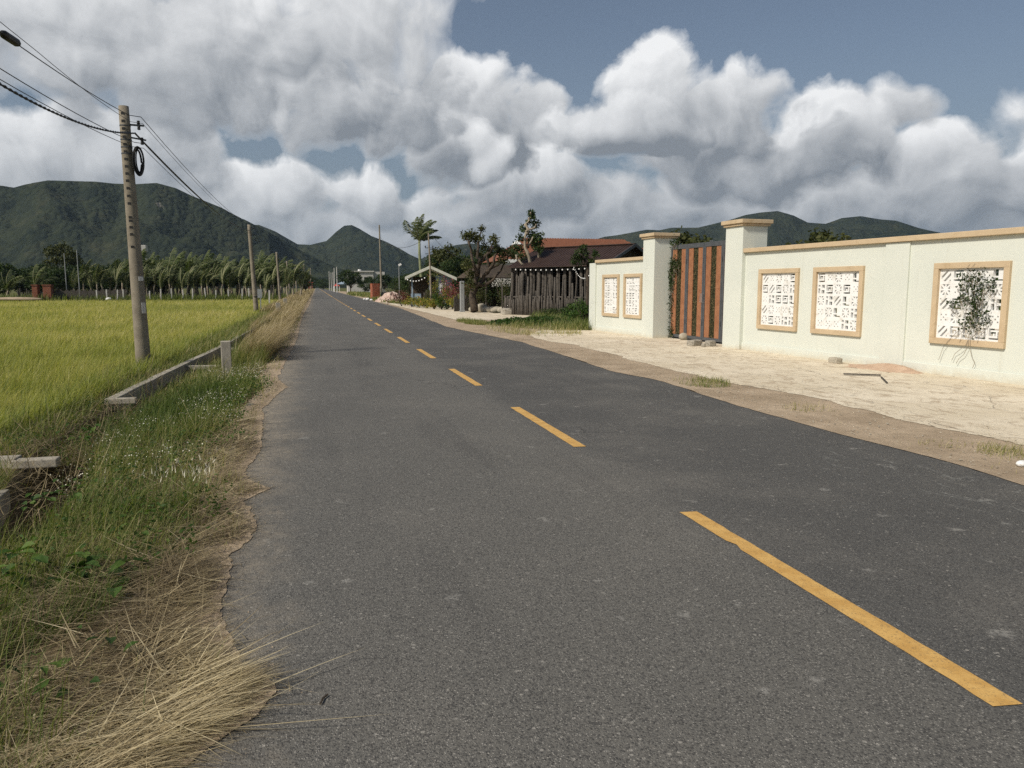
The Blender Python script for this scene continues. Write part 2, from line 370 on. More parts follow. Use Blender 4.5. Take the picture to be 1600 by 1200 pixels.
def ground_mat():
    m_, n_, b, out = material('soil_and_turf'); P_ = n_.new('ShaderNodeNewGeometry').outputs['Position']; X, Y, Z = n_.sep(P_)
    soil = n_.mix(n_.smooth(n_.noise(n_.vmath('MULTIPLY', P_, (5, 20, 1)), 2, 6, .75, .8), .35, .65), (.045, .034, .02), (.17, .13, .075))
    soil = n_.mix(n_.math('MULTIPLY', n_.smooth(n_.noise(n_.vmath('MULTIPLY', P_, (12, 45, 1)), 2, 4, .7, 1.5), .5, .66), .7), soil, (.28, .215, .125))
    turf = n_.mix(n_.smooth(n_.noise(P_, .12, 6, .6), .35, .65), (.065, .085, .022), (.13, .125, .045))
    turf = n_.mix(n_.math('MULTIPLY', n_.smooth(n_.noise(P_, 9, 4, .7), .45, .7), .6), turf, (.16, .13, .06))
    paddy = n_.mix(n_.smooth(n_.noise(P_, 2, 5, .6), .3, .7), (.10, .11, .02), (.19, .18, .035))
    far = n_.math('MAXIMUM', n_.smooth(Y, 105, 125), n_.smooth(X, 6, 8))
    inpad = n_.math('MULTIPLY', n_.smooth(X, -3.9, -4.6), n_.smooth(Y, 112, 104))
    col = n_.mix(far, soil, turf); col = n_.mix(inpad, col, paddy)
    n_.put(b.inputs['Base Color'], col); b.inputs['Roughness'].default_value = .95; b.inputs['Specular IOR Level'].default_value = .1
    bump(n_, b, n_.noise(P_, 14, 5, .7), .8, .03)
    return m_
def forest():
    m_, n_, b, out = material('forested_slope'); P_ = n_.new('ShaderNodeNewGeometry').outputs['Position']
    v = n_.new('ShaderNodeTexVoronoi'); n_.put(v.inputs['Vector'], n_.vmath('ADD', P_, n_.vmath('SCALE', n_.noisec(P_, .05, 3), 14))); v.inputs['Scale'].default_value = .13
    crown = n_.smooth(v.outputs['Distance'], .9, .1); r = n_.sep(v.outputs['Color'])[0]
    col = n_.mix(n_.smooth(n_.noise(P_, .006, 6, .65), .35, .65), (.009, .015, .014), (.030, .037, .026))  # very dark tones: cloud shade on the hills is put into this colour
    col = n_.mix(n_.math('MULTIPLY', r, .5), col, (.042, .050, .026))
    col = n_.mix(n_.math('MULTIPLY', n_.smooth(n_.noise(P_, .03, 5, .7), .50, .7), .5), col, (.062, .062, .036))
    X, Y, Z = n_.sep(P_)
    rock = n_.math('MULTIPLY', n_.smooth(n_.noise(n_.vmath('MULTIPLY', P_, (1, 1, .45)), .016, 6, .72), .665, .71), n_.smooth(Z, 60, 110))
    col = n_.mix(n_.math('MULTIPLY', rock, .7), col, (.22, .20, .175))
    n_.put(b.inputs['Base Color'], col); b.inputs['Roughness'].default_value = 1.0; b.inputs['Specular IOR Level'].default_value = 0.0
    bump(n_, b, n_.math('ADD', n_.math('MULTIPLY', crown, 1.0), n_.noise(P_, .05, 6, .75)), .7, 3.0)
    return m_
MA = dict(asphalt=asphalt(), mark=paintmark(), dirt=dirt(), apron=apron(), wall=wallpaint(), ground=ground_mat(), forest=forest(),
    coping=plain('ochre_trim', (.49, .375, .24), (.55, .43, .28), 2.0, .7, .12, 60, stain=(.42, .31, .18), sscale=3.0),
    white=plain('white_block', (.74, .74, .72), (.80, .80, .78), 6, .8, .15, 60, stain=(.5, .47, .4), sscale=5),
    conc=plain('weathered_concrete', (.27, .245, .20), (.40, .365, .30), 5, .9, .5, 60, stain=(.12, .105, .085), sscale=3),
    polec=plain('pole_concrete', (.19, .165, .125), (.27, .235, .18), 3, .9, .6, 60, stain=(.11, .09, .065), sscale=2.6),
    darkmetal=plain('dark_grey_steel', (.065, .07, .077), (.085, .09, .096), 4, .5, .05),
    orangewood=plain('orange_wood', (.25, .105, .05), (.33, .15, .075), 7, .6, .1),
    black=plain('black_rubber', (.012, .012, .012), (.022, .021, .02), 9, .5),
    wood=plain('grey_wood', (.035, .029, .024), (.12, .105, .088), 9, .9, .7, 45, tintc=(.09, .080, .068)),
    bark=plain('dark_bark', (.035, .026, .02), (.09, .07, .05), 8, .95, .9, 30),
    palebark=plain('pale_bark', (.20, .165, .12), (.34, .29, .22), 7, .95, .8, 30),
    brick=plain('red_brick', (.15, .05, .03), (.24, .09, .05), 8, .9, .5, 30, stain=(.34, .25, .19), sscale=6),
    brownroof=plain('brown_sheet_roof', (.036, .021, .017), (.052, .032, .026), 2, .55, .0),
    orangeroof=plain('orange_roof_tiles', (.15, .058, .032), (.22, .09, .05), 6, .85, .4, 12, stain=(.15, .08, .05)),
    rock=plain('rock', (.30, .27, .21), (.44, .40, .32), 7, .95, .9, 18, stain=(.17, .14, .10), sscale=4),
    brickred=plain('fired_brick', (.24, .06, .03), (.36, .12, .06), 9, .9, .5, 30, stain=(.46, .36, .28), sscale=4),
    tin=plain('pale_tin', (.50, .50, .42), (.62, .61, .52), 3, .6, .2, 20, stain=(.30, .26, .19)),
    blue=plain('blue_board', (.20, .27, .34), (.30, .36, .42), 4, .8, .2),
    plaster=plain('grey_plaster', (.42, .41, .38), (.55, .53, .49), 3, .9, .2, 20, stain=(.25, .23, .2)),
    grey=plain('grey_post_paint', (.23, .24, .24), (.30, .31, .31), 6, .7, .2),
    silver=plain('galvanised_steel', (.35, .36, .37), (.45, .46, .46), 6, .4, .05, metal=.6),
    redpaint=plain('red_cloth', (.45, .06, .05), (.5, .09, .07), 6, .7), glasswhite=plain('milky_bulb', (.85, .84, .8), None, 3, .3),
    sandm=plain('heaped_sand', (.42, .29, .20), (.52, .38, .27), 5, .95, .8, 40, obj=False),
    rubble=plain('pink_rubble', (.42, .29, .23), (.60, .48, .40), 3, .95, 1.0, 6, stain=(.30, .10, .05), sscale=5))

# ------------------------------------------------------------------ ground, road, shoulder
CH_L = [(-2.40, 2.0), (-2.45, 5.0), (-2.58, 7.1), (-2.92, 8.6), (-3.00, 10.3), (-2.97, 12.4), (-2.86, 16), (-2.60, 22.3), (-2.5, 30), (-2.5, 46)]
def chx(Y): return np.interp(Y, [p[1] for p in CH_L], [p[0] for p in CH_L])
def ground_z(X, Y):
    X = np.asarray(X, float); Y = np.asarray(Y, float)
    z = np.where(X > -.9, -.012, -.012 - .16 * np.clip((-X - .9) / 1.3, 0, 1) ** 1.3)
    z = z - .50 * np.clip((-X - 3.55) / .8, 0, 1) * np.clip((112 - Y) / 4, 0, 1)
    z = z + np.where((X < -1.2) & (X > -60), .035 * fbm(X, Y, 1.4, 4, 3) * np.clip((-X - 1.2), 0, 1), 0)
    cl_ = chx(Y); inch = np.clip(np.minimum(X - (cl_ + .0), (cl_ + .62) - X) / .06, 0, 1) * (Y < 46)
    z = z - inch * .55
    z = np.where(X > 6.6, z - .01, z)
    return z
xs = np.concatenate([[-4000, -2500, -1500, -900, -500, -300, -200, -120, -80, -60, -45, -35, -28, -22, -18, -15, -12, -10, -8.5, -7.3, -6.4, -5.7, -5.1, -4.7], np.arange(-4.4, -.85, .07), [-.6, .5, 3, 6, 6.7, 8, 12, 16, 22, 30, 45, 60, 90, 130, 200, 300, 500, 900, 1500, 2500, 4000]])
ys = np.concatenate([[-4000, -1500, -500, -150, -60, -25, -10, -4, -1, 1], np.arange(1.6, 14, .12), np.arange(14, 47, .5), [50, 55, 62, 70, 80, 90, 100, 106, 108, 110, 112, 116, 125, 140, 170, 220, 300, 420, 600, 900, 1400, 2000, 3000, 5000]])
XX, YY = np.meshgrid(xs, ys); ZZ = ground_z(XX, YY); nx, ny = len(xs), len(ys)
q = np.arange(nx * ny).reshape(ny, nx)
quad = np.stack([q[:-1, :-1], q[:-1, 1:], q[1:, 1:], q[1:, :-1]], -1).reshape(-1, 4)
mb = MB(); mb.add(np.stack([XX, YY, ZZ], -1).reshape(-1, 3), [quad]); tag(mb.build('ground', MA['ground'], smooth=True), kind='structure')

def strip(left, right, z, name, mat, kind='structure'):
    """a flat sheet between two edge lines (lists of (x, y))"""
    n_ = len(left); V = [(p[0], p[1], z) for p in left] + [(p[0], p[1], z) for p in right]
    mb_ = MB(); mb_.add(V, [[[i, n_ + i, n_ + i + 1, i + 1] for i in range(n_ - 1)]])
    o = mb_.build(name, mat); tag(o, kind=kind); return o
yy = np.concatenate([np.arange(-40, 0, 2.0), np.arange(0, 60, .05), np.arange(60, 200, 2), np.arange(200, 900, 25)])
# sand and soil lying over the left edge of the road
eL = [(250, 1215), (300, 1180), (380, 1120), (412, 1085), (400, 1062), (350, 1040), (342, 1000), (325, 960), (340, 905), (348, 868), (372, 845), (392, 820), (378, 800), (368, 785), (415, 764), (384, 752), (372, 735), (398, 705), (402, 680), (405, 640), (425, 620), (442, 606), (430, 590), (448, 555), (462, 530), (468, 505), (474, 490), (483, 475)]
pe = sorted([tuple(gnd(*p)[:2]) for p in eL], key=lambda p: p[1])
ey = np.array([p[1] for p in pe]); ex = np.array([p[0] for p in pe])
def edgeL(y): return np.interp(y, np.concatenate([[-40], ey, [900]]), np.concatenate([[-.45], ex, [-.8]])) + .035 * fbm(y, 0, 3, 5, 6) + .018 * fbm(y, 3, 22, 3, 7)
RL = [(-60, 6.0)]
def edgeR(y):
    e = [(757, 1600), (711, 1444), (670, 1287), (647, 1200), (617, 1100), (597, 1044), (582, 966), (557, 887), (535, 819), (511, 700)]
    pts = sorted([tuple(gnd(px, py)[:2]) for py, px in e], key=lambda p: p[1])
    return np.interp(y, [p[1] for p in pts] + [60, 900], [p[0] for p in pts] + [6.2, 6.2])
strip([(edgeL(y) - .25, y) for y in yy], [(edgeR(y) + .05 * fbm(y, 0, 1.5, 5, 5) + .02 * fbm(y, 0, 14, 3, 5), y) for y in yy], 0.0, 'road', MA['asphalt'])
# centre line: 2.5 m dashes every 5 m, then a long one where they run together far away
for i, y0 in enumerate([2.2 + 4.93 * k for k in range(-3, 24)]):
    x0 = 2.47 - .0012 * y0; L = 2.62 if i > 2 else 2.65
    n_ = 30; t = np.linspace(0, 1, n_)
    jl = .006 * fbm(t * 30 + i * 9, t * 0, 1, 3, 2); jr = .006 * fbm(t * 30 + i * 9, t * 0, 1, 3, 8)
    if i == 3: jl = jl + .028 * np.exp(-((t - .72) / .012) ** 2) 
    yv = y0 + t * L
    strip([(x0 + jl[k], yv[k]) for k in range(n_)], [(x0 + .125 + jr[k], yv[k] - .015) for k in range(n_)], .004, 'road_marking', MA['mark'])
strip([(2.33, y) for y in (124, 200, 400, 700)], [(2.47, y) for y in (124, 200, 400, 700)], .004, 'road_marking', MA['mark'])

yl = np.concatenate([np.arange(-40, 2, 1.0), np.arange(2, 30, .02), np.arange(30, 900, 2)])
strip([(edgeL(y) - .26 + .16 * fbm(y, 8, 2.5, 5, 8), y) for y in yl], [(edgeL(y) + .05, y) for y in yl], .005, 'sand', MA['dirt'])
# right shoulder: soil, then old concrete in front of the gate, pale paving beyond
# soil sheet
strip([(edgeR(y) - .04 + .06 * fbm(y, 3, 1.3, 4, 9), y) for y in yy if y < 300], [(13.2 if y < 28 else 9.5, y) for y in yy if y < 300], .006, 'soil', MA['dirt'])
ya = np.arange(-12, 27.2, .04)
def apL(y):
    e = [(1600, 700), (1287, 626), (1100, 592), (1000, 566), (900, 540), (835, 530)]
    pts = sorted([tuple(gnd(*p)[:2]) for p in e], key=lambda p: p[1])
    return np.interp(y, [p[1] for p in pts], [p[0] for p in pts]) + .16 * fbm(y, 0, .9, 5, 11) + .05 * fbm(y, 0, 9, 3, 12) + .5 * np.clip((y - 22) / 5, 0, 1) ** 2 * 3
strip([(apL(y), y) for y in ya], [(11.05 - .0735 * (y - 10) + .6, y) for y in ya], .011, 'concrete_apron', MA['apron'])

# ------------------------------------------------------------------ mountains
def mountain(name, sil, D, depth, foot, seed, amp, lift=0):
    a = []; h = []
    for (px, py) in sil:
        az_, el_ = azel(px, py); a.append(az_); h.append(CAM_H + math.tan(el_) * D)
    na, nr = 620, 100
    azs = np.linspace(a[0], a[-1], na); H = np.interp(azs, a, h)
    rad = D + np.linspace(-depth, depth * .8, nr)
    A, Rr = np.meshgrid(azs, rad); X = np.sin(A) * Rr / np.cos(A - np.mean(azs)) ** 0; Y = np.cos(A) * Rr
    t = (Rr - (D - depth)) / depth
    prof = np.where(t < 1, np.sin(np.clip(t, 0, 1) * math.pi / 2) ** 1.25, np.cos(np.clip((t - 1) / .8, 0, 1) * math.pi / 2))
    wob = fbm(X, Y, 1 / (depth * .32), 5, seed)
    spur = (1 - np.abs(fbm(A * D, Rr * .35, 1 / (depth * .28), 4, seed + 3))) - .6
    Z = np.clip(np.maximum(H, foot)[None, :] * prof + (wob * amp + spur * amp * .9) * np.clip(4 * prof * (1 - prof), 0, 1), -5, None)
    gul = 1 - 2 * np.abs(fbm(X, Y, 1 / 210.0, 4, seed + 5)); Z = Z + (gul - .3) * 34 * np.clip(5 * prof * (1.05 - prof), 0, 1)
    Z = Z + fbm(X, Y, 1 / 16.0, 3, seed + 9) * 5.0 * np.clip(prof * 3, 0, 1)
    Z = np.minimum(Z, CAM_H + (H[None, :] - CAM_H) * Rr / D + 3.5)
    q_ = np.arange(na * nr).reshape(nr, na)
    f = np.stack([q_[:-1, :-1], q_[:-1, 1:], q_[1:, 1:], q_[1:, :-1]], -1).reshape(-1, 4)
    m_ = MB(); m_.add(np.stack([X, Y, Z + lift], -1).reshape(-1, 3), [f]); return tag(m_.build(name, MA['forest'], smooth=True), kind='structure')
mountain('mountain', [(-1100, 400), (-700, 330), (-300, 300), (-60, 297), (0, 294), (22, 297), (40, 292), (75, 286), (150, 288), (178, 291), (210, 292), (245, 290), (275, 298), (300, 310), (345, 328), (388, 350), (430, 372), (470, 395), (510, 415), (560, 435), (640, 450)], 1500, 650, 0, 1, 46)
mountain('mountain', [(330, 445), (370, 372), (395, 354), (405, 354), (430, 364), (465, 384), (485, 385), (510, 379), (526, 364), (538, 355), (550, 354), (562, 360), (580, 371), (603, 380), (625, 391), (640, 400), (655, 407), (680, 425), (720, 445)], 2100, 700, 0, 5, 40)
mountain('mountain', [(560, 445), (610, 425), (655, 408), (690, 392), (712, 385), (735, 382), (760, 386), (800, 392), (850, 398), (880, 390), (925, 378), (945, 372), (962, 370), (985, 366), (1010, 361), (1030, 362), (1050, 358), (1090, 358), (1115, 352), (1140, 346), (1165, 338), (1190, 334), (1215, 332), (1240, 339), (1262, 350), (1290, 352), (1315, 343), (1345, 340), (1375, 345), (1400, 347), (1440, 360), (1500, 372), (1600, 392), (1750, 380), (1900, 400), (2200, 430)], 2300, 800, 0, 11, 42)

# ------------------------------------------------------------------ boundary walls with breeze block windows
WALL_RZ = math.atan2(.9973, -.0735)
WO = np.array([11.05, 10.0, 0.0])
def uY(Y): return (Y - 10.0) / .9973
def wallpt(u, v, z): 
    return (WO[0] - .0735 * u - .9973 * v, WO[1] + .9973 * u - .0735 * v, z)

def lattice(mb_, u0, u1, z0, z1, nb=5, thick=.06, vc=-.065, seed=0):
    """breeze block screen: every block has a square rim and one of six cut patterns"""
    r_ = random.Random(seed); bw = (u1 - u0) / nb; bh = (z1 - z0) / nb; v0, v1 = vc - thick / 2, vc + thick / 2
    def B(a, b, c_, d_): mb_.box(a, b, v0, v1, c_, d_)
    def dia(cx, cz, ang, L, w, dv=.0015):
        M = Matrix.Translation((cx, 0, cz)) @ Matrix.Rotation(-ang, 4, 'Y'); mb_.box(-L / 2, L / 2, v0 + dv, v1 - dv, -w / 2, w / 2, M)
    for i in range(nb):
        for j in range(nb):
            a = u0 + i * bw; c_ = z0 + j * bh; w = .030; k = r_.choice('aabccddef')
            mx, mz = a + bw / 2, c_ + bh / 2
            B(a, a + w, c_, c_ + bh); B(a + bw - w, a + bw, c_, c_ + bh); B(a + w, a + bw - w, c_, c_ + w); B(a + w, a + bw - w, c_ + bh - w, c_ + bh)
            if k == 'a':      # star of eight rays
                for q_, s_ in enumerate((0, 45, 90, 135)): dia(mx, mz, R_(s_), bw * (1.0 if s_ % 90 == 0 else 1.3) - .055, .032, .002 + q_ * .001)
                dia(mx, mz, R_(22), .07, .07, .007)
            elif k == 'b':    # slanting bars
                for o_ in (-.062, -.001, .062): dia(mx + o_, mz + o_, R_(-45), bw * 1.28 - abs(o_) * 2.2 - .06, .050 if o_ < 0 else .058)
            elif k == 'c':    # nested square
                e = .065; B(mx - e, mx + e, mz + e - .028, mz + e); B(mx - e, mx - e + .03, mz - e + .0, mz + e - .028); B(mx - e + .03, a + bw - w, mz - e, mz - e + .03); B(a + w, mx - e, mz + e - .028, mz + e - .001); B(mx - .012, mx + .018, mz - e + .03, mz + .01)
            elif k == 'd':    # plate with round holes, seen as thick cross and corner fillets
                gx_ = np.array([0, .18, .32, .43, .57, .68, .82, 1.0]) * (bw - 2 * w) + a + w; gz_ = np.array([0, .18, .32, .43, .57, .68, .82, 1.0]) * (bh - 2 * w) + c_ + w
                for row in range(7):
                    holes = {1: (1, 5), 3: (3,), 5: (1, 5)}.get(row, ()); st_ = 0
                    for h_ in list(holes) + [7]:
                        if h_ > st_: B(gx_[st_], gx_[h_], gz_[row], gz_[row + 1])
                        st_ = h_ + 1
            elif k == 'e':    # half open with a slab
                B(a + w, a + bw * .5, c_ + w + .02, c_ + bh - w); B(a + bw * .5, a + bw - w, c_ + bh * .32, c_ + bh * .44)
            else:             # off-centre cross
                B(a + bw * .48, a + bw * .64, c_ + w, c_ + bh - w); B(a + w, a + bw * .48, c_ + bh * .42, c_ + bh * .60); B(a + bw * .64, a + bw - w, c_ + bh * .56, c_ + bh * .70)

def cap(parent, uc, vc, w, z0):
    m_ = MB()
    m_.box(uc - w / 2 - .05, uc + w / 2 + .05, vc - w / 2 - .05, vc + w / 2 + .05, z0, z0 + .06)
    m_.box(uc - w / 2 - .095, uc + w / 2 + .095, vc - w / 2 - .095, vc + w / 2 + .095, z0 + .06, z0 + .16)
    return m_.build('cap', MA['coping'], parent, bevel=.012)

def make_wall(label, ubeg, uend, wins, pilasters, group, cop0, cop1):
    t = thing('boundary_wall', label, 'wall', tuple(WO), WALL_RZ, group)
    zb, zt = -.05, 2.45; rec = -.035                         # wall field sits behind the pilasters
    m_ = MB(); cut = []
    for (a, b) in sorted(wins): cut.append((a, b))
    edges = [ubeg] + [x for w_ in cut for x in w_] + [uend]
    for k in range(0, len(edges), 2): m_.box(edges[k], edges[k + 1], -.22, rec, zb, zt)
    for (a, b) in cut: m_.box(a, b, -.22, rec, zb, .60); m_.box(a, b, -.22, rec, 1.99, zt)
    m_.build('wall_panel', MA['wall'], t)
    stops = [ubeg] + [x for p in sorted(pilasters) for x in p] + [uend]
    m_ = MB()
    for k in range(0, len(stops), 2):
        if stops[k + 1] - stops[k] > .05: m_.box(stops[k], stops[k + 1], rec + .003, 0.0, zb, .185)
    m_.build('plinth', MA['wall'], t, bevel=.008)
    for (a, b) in pilasters: MB().box(a, b, -.23, .003, zb, 2.447).build('pilaster', MA['wall'], t, bevel=.006)
    m_ = MB(); m_.box(cop0, cop1, -.27, .05, 2.452, 2.555); m_.build('coping', MA['coping'], t, bevel=.01)
    for n_, (a, b) in enumerate(wins):
        f = MB(); o_ = .012; pr = .022; z0, z1 = .575, 2.025; w = .105
        f.box(a - o_, b + o_, -.235, pr, z0, z0 + w); f.box(a - o_, b + o_, -.235, pr, z1 - w, z1)
        f.box(a - o_, a - o_ + w, -.235, pr, z0 + w, z1 - w); f.box(b + o_ - w, b + o_, -.235, pr, z0 + w, z1 - w)
        fo = f.build('window_frame', MA['coping'], t, bevel=.006)
        l_ = MB(); lattice(l_, a + w - o_, b - w + o_, z0 + w, z1 - w, seed=int(a * 10) + 3); l_.build('lattice', MA['white'], fo)
    return t
u = uY
wr = make_wall('long cream wall with ochre coping and lattice windows, right of the gate', u(-6), u(17.42),
    [(u(15.37), u(16.80)), (u(13.41), u(14.86)), (u(10.22), u(11.68)), (u(8.27), u(9.73)), (u(5.1), u(6.55)), (u(3.15), u(4.6)), (u(-.05), u(1.4)), (u(-2.0), u(-.55))],
    [(u(12.28), u(12.86)), (u(7.1), u(7.68)), (u(1.95), u(2.53)), (u(-3.2), u(-2.6))], None, u(-6), u(17.42))
MB().box(u(17.42), u(18.16), -.66, .075, -.05, 3.12).build('pillar', MA['wall'], wr, bevel=.01)
cap(wr, (u(17.42) + u(18.16)) / 2, -.2925, .74, 3.122)
wl = make_wall('short cream wall with two lattice windows, left of the gate', u(22.62), u(26.3), [(u(22.79) + .04, u(24.06)), (u(24.45), u(25.72))], [], None, u(22.62), u(26.3))
MB().box(u(21.9), u(22.62), -.66, .075, -.05, 3.08).build('pillar', MA['wall'], wl, bevel=.01)
cap(wl, (u(21.9) + u(22.62)) / 2, -.2925, .73, 3.082)
MB().box(u(26.3), u(26.82), -.26, .02, -.05, 2.45).build('pilaster', MA['wall'], wl, bevel=.006)

# the folding gate between the pillars
def hedgemesh():
    m_, n_, b, out = material('leafy_mesh_panel'); P_ = n_.new('ShaderNodeTexCoord').outputs['Object']
    v = n_.new('ShaderNodeTexVoronoi'); n_.put(v.inputs['Vector'], P_); v.inputs['Scale'].default_value = 42
    r = n_.sep(v.outputs['Color'])[0]
    col = n_.mix(n_.smooth(r, .3, .8), (.018, .022, .008), (.085, .075, .03)); col = n_.mix(n_.smooth(r, .86, .92), col, (.17, .12, .06))
    n_.put(b.inputs['Base Color'], col); b.inputs['Roughness'].default_value = .8; bump(n_, b, v.outputs['Distance'], 1.0, .02)
    return m_
MA['hedge'] = hedgemesh()
strip([(11.05 - .0735 * (y - 10) + .75, y) for y in (-10, 8, 28)], [(26, y) for y in (-10, 8, 28)], .03, 'added_pale_yard', MA['apron'])  # pale ground added behind the wall to brighten the lattice holes
gate = thing('metal_gate', 'folding gate of orange slats, leafy mesh strips and dark grey frame between two pillars', 'gate', tuple(WO), WALL_RZ)
gu0, gu1 = u(18.16) + .03, u(21.9) - .02; gv = -.52; gz0, gz1 = .06, 2.86
nleaf = 4; lw = (gu1 - gu0) / nleaf
leafy = random.Random(3)
for k in range(nleaf):
    a = gu0 + k * lw; b = a + lw - .012; s_ = .072
    fr = MB()
    for (p, q_) in ((a, a + s_), (b - s_, b)): fr.box(p, q_, gv - .03, gv + .03, gz0, gz1)
    fr.box(a + s_, b - s_, gv - .028, gv + .028, gz0, gz0 + .09); fr.box(a + s_, b - s_, gv - .028, gv + .028, gz1 - .13, gz1)
    fo = fr.build('gate_leaf', MA['darkmetal'], gate, bevel=.004)
    wi = (b - a - 2 * s_); w3 = wi / 3
    for q_ in (0, 2):
        m_ = MB(); x0 = a + s_ + q_ * w3 + .006
        m_.box(x0, x0 + w3 - .012, gv - .012, gv + .012, gz0 + .09, gz1 - .13); m_.build('slat', MA['orangewood'], fo, bevel=.003)
    m_ = MB(); x0 = a + s_ + w3
    m_.box(x0 + .005, x0 + w3 - .005, gv - .02, gv - .004, gz0 + .09, gz1 - .13)
    n_l = 1500; uu = rng.uniform(x0, x0 + w3, n_l); zz = rng.uniform(gz0 + .1, gz1 - .14, n_l); vv = gv + rng.uniform(-.004, .02, n_l)
    d1_ = rng.normal(0, .012, (n_l, 3)); d2_ = rng.normal(0, .012, (n_l, 3)); P0 = np.stack([uu, vv, zz], -1)
    V = np.stack([P0, P0 + d1_, P0 + d2_], 1).reshape(-1, 3); m_.add(V, [np.arange(n_l * 3).reshape(-1, 3)], rng.random(n_l))
    m_.build('mesh_panel', MA['hedge'], fo)
    if k in (1, 2):
        h_ = MB(); hu = b - s_ / 2 if k == 1 else a + s_ / 2
        h_.tube([(hu, gv + .03, 1.15), (hu, gv + .09, 1.15), (hu, gv + .09, 1.40), (hu, gv + .03, 1.40)], .009, 6); h_.build('handle', MA['silver'], fo)
    for z_ in (.5, 2.3):
        hg = MB(); hg.tube([(a + .005, gv + .04, z_), (a + .005, gv + .04, z_ + .12)], .014, 8); hg.build('hinge', MA['darkmetal'], fo)

# stones, brick, sand heap and bits lying on the apron
def rock(name, label, cat, c_, size, seed, mat='rock', rz=0, boxy=0.0, group=None):
    r_ = np.random.default_rng(seed); n1_, n2_ = 22, 14; V = []
    for i in range(n2_ + 1):
        for j in range(n1_):
            th = math.pi * i / n2_; ph = 2 * math.pi * j / n1_
            d_ = np.array([math.sin(th) * math.cos(ph), math.sin(th) * math.sin(ph), math.cos(th)])
            k = (np.abs(d_) ** (2 + boxy * 10)).sum() ** (-1 / (2 + boxy * 10))
            V.append(d_ * k)
    V = np.array(V); nrm = .10 * fbm(V[:, 0] * 2 + V[:, 2] * 3, V[:, 1] * 2 - V[:, 2], 1.2, 4, seed)
    V = V * (1 + nrm[:, None]) * np.array(size) / 2; V[:, 2] = np.maximum(V[:, 2], -size[2] * .42)
    V[:, 2] += size[2] * .42
    F = [[i * n1_ + j, (i + 1) * n1_ + j, (i + 1) * n1_ + (j + 1) % n1_, i * n1_ + (j + 1) % n1_] for i in range(n2_) for j in range(n1_)]
    m_ = MB(); m_.add(V, [F]); o = m_.build(name, MA[mat], None, smooth=boxy < .4, loc=c_); o.rotation_euler = (0, 0, rz)
    return tag(o, label, cat, group)
def on(px, py, z=.011): return tuple(gnd(px, py, z))
rock('boulder', 'rounded pale boulder against the gate, nearest the left pillar', 'stone', on(1068, 531), (.30, .25, .23), 2, group='stones at the foot of the gate')
rock('concrete_lump', 'wide grey broken concrete lump in the middle of the gate foot', 'stone', on(1085, 540), (.42, .26, .17), 5, boxy=.55, rz=.4, mat='conc', group='stones at the foot of the gate')
rock('concrete_lump', 'squarish grey concrete block at the gate foot, nearest the right pillar', 'stone', on(1110, 541), (.25, .21, .17), 8, boxy=.6, rz=.2, mat='conc', group='stones at the foot of the gate')
rock('concrete_lump', 'small flat grey chip in front of the gate stones', 'stone', on(1099, 542), (.13, .10, .10), 9, boxy=.3, rz=.9, mat='conc', group='stones at the foot of the gate')
rock('brick_lump', 'grey brown broken block at the foot of the wall, under two windows', 'stone', on(1305, 567), (.30, .17, .125), 12, boxy=.6, rz=1.5, mat='rock')
rock('white_stone', 'small whitish stone on the dirt at the right edge of the road', 'stone', on(1596, 729, .006), (.10, .08, .06), 31, mat='white')
# heap of sand
n_ = 36; gx, gy = np.meshgrid(np.linspace(-1, 1, n_), np.linspace(-1, 1, n_)); r2 = np.sqrt((gx * 1.0) ** 2 + gy ** 2)
hz = np.clip(1 - r2 * (1 + .3 * fbm(gx, gy, 2, 3, 4)), 0, 1) ** 1.2 * .12 + .05 * np.clip(1 - np.hypot((gx + .45) * 2.0, gy * 2.2), 0, 1)
hz = hz + np.where(hz > .003, .012 * fbm(gx, gy, 9, 3, 7), -.012)
qq = np.arange(n_ * n_).reshape(n_, n_); c0 = np.array(on(1375, 577))
dirw = np.array([-.0735, .9973]); dn = np.array([.9973, .0735])
PXY = c0[None, None, :2] + (gx[..., None] * .95) * dirw + (gy[..., None] * .42 + .12) * dn
m_ = MB(); m_.add(np.concatenate([PXY, (hz + .008)[..., None]], -1).reshape(-1, 3), [np.stack([qq[:-1, :-1], qq[1:, :-1], qq[1:, 1:], qq[:-1, 1:]], -1).reshape(-1, 4)])
tag(m_.build('sand_heap', MA['sandm'], smooth=True), 'low pinkish heap of sand against the foot of the cream wall', 'sand heap')
m_ = MB(); a_, b_ = on(1318, 584, .035), on(1376, 586, .035); m_.bar(a_, b_, .07, .018)
tag(m_.build('wooden_batten', MA['wood']), 'thin grey batten lying on the concrete in front of the sand heap', 'plank')
m_ = MB(); a_, b_ = on(1377, 589, .03), on(1386, 598, .03); m_.bar(a_, b_, .03, .01)
tag(m_.build('wood_splinter', MA['wood']), 'short splinter lying at the end of the grey batten', 'stick')

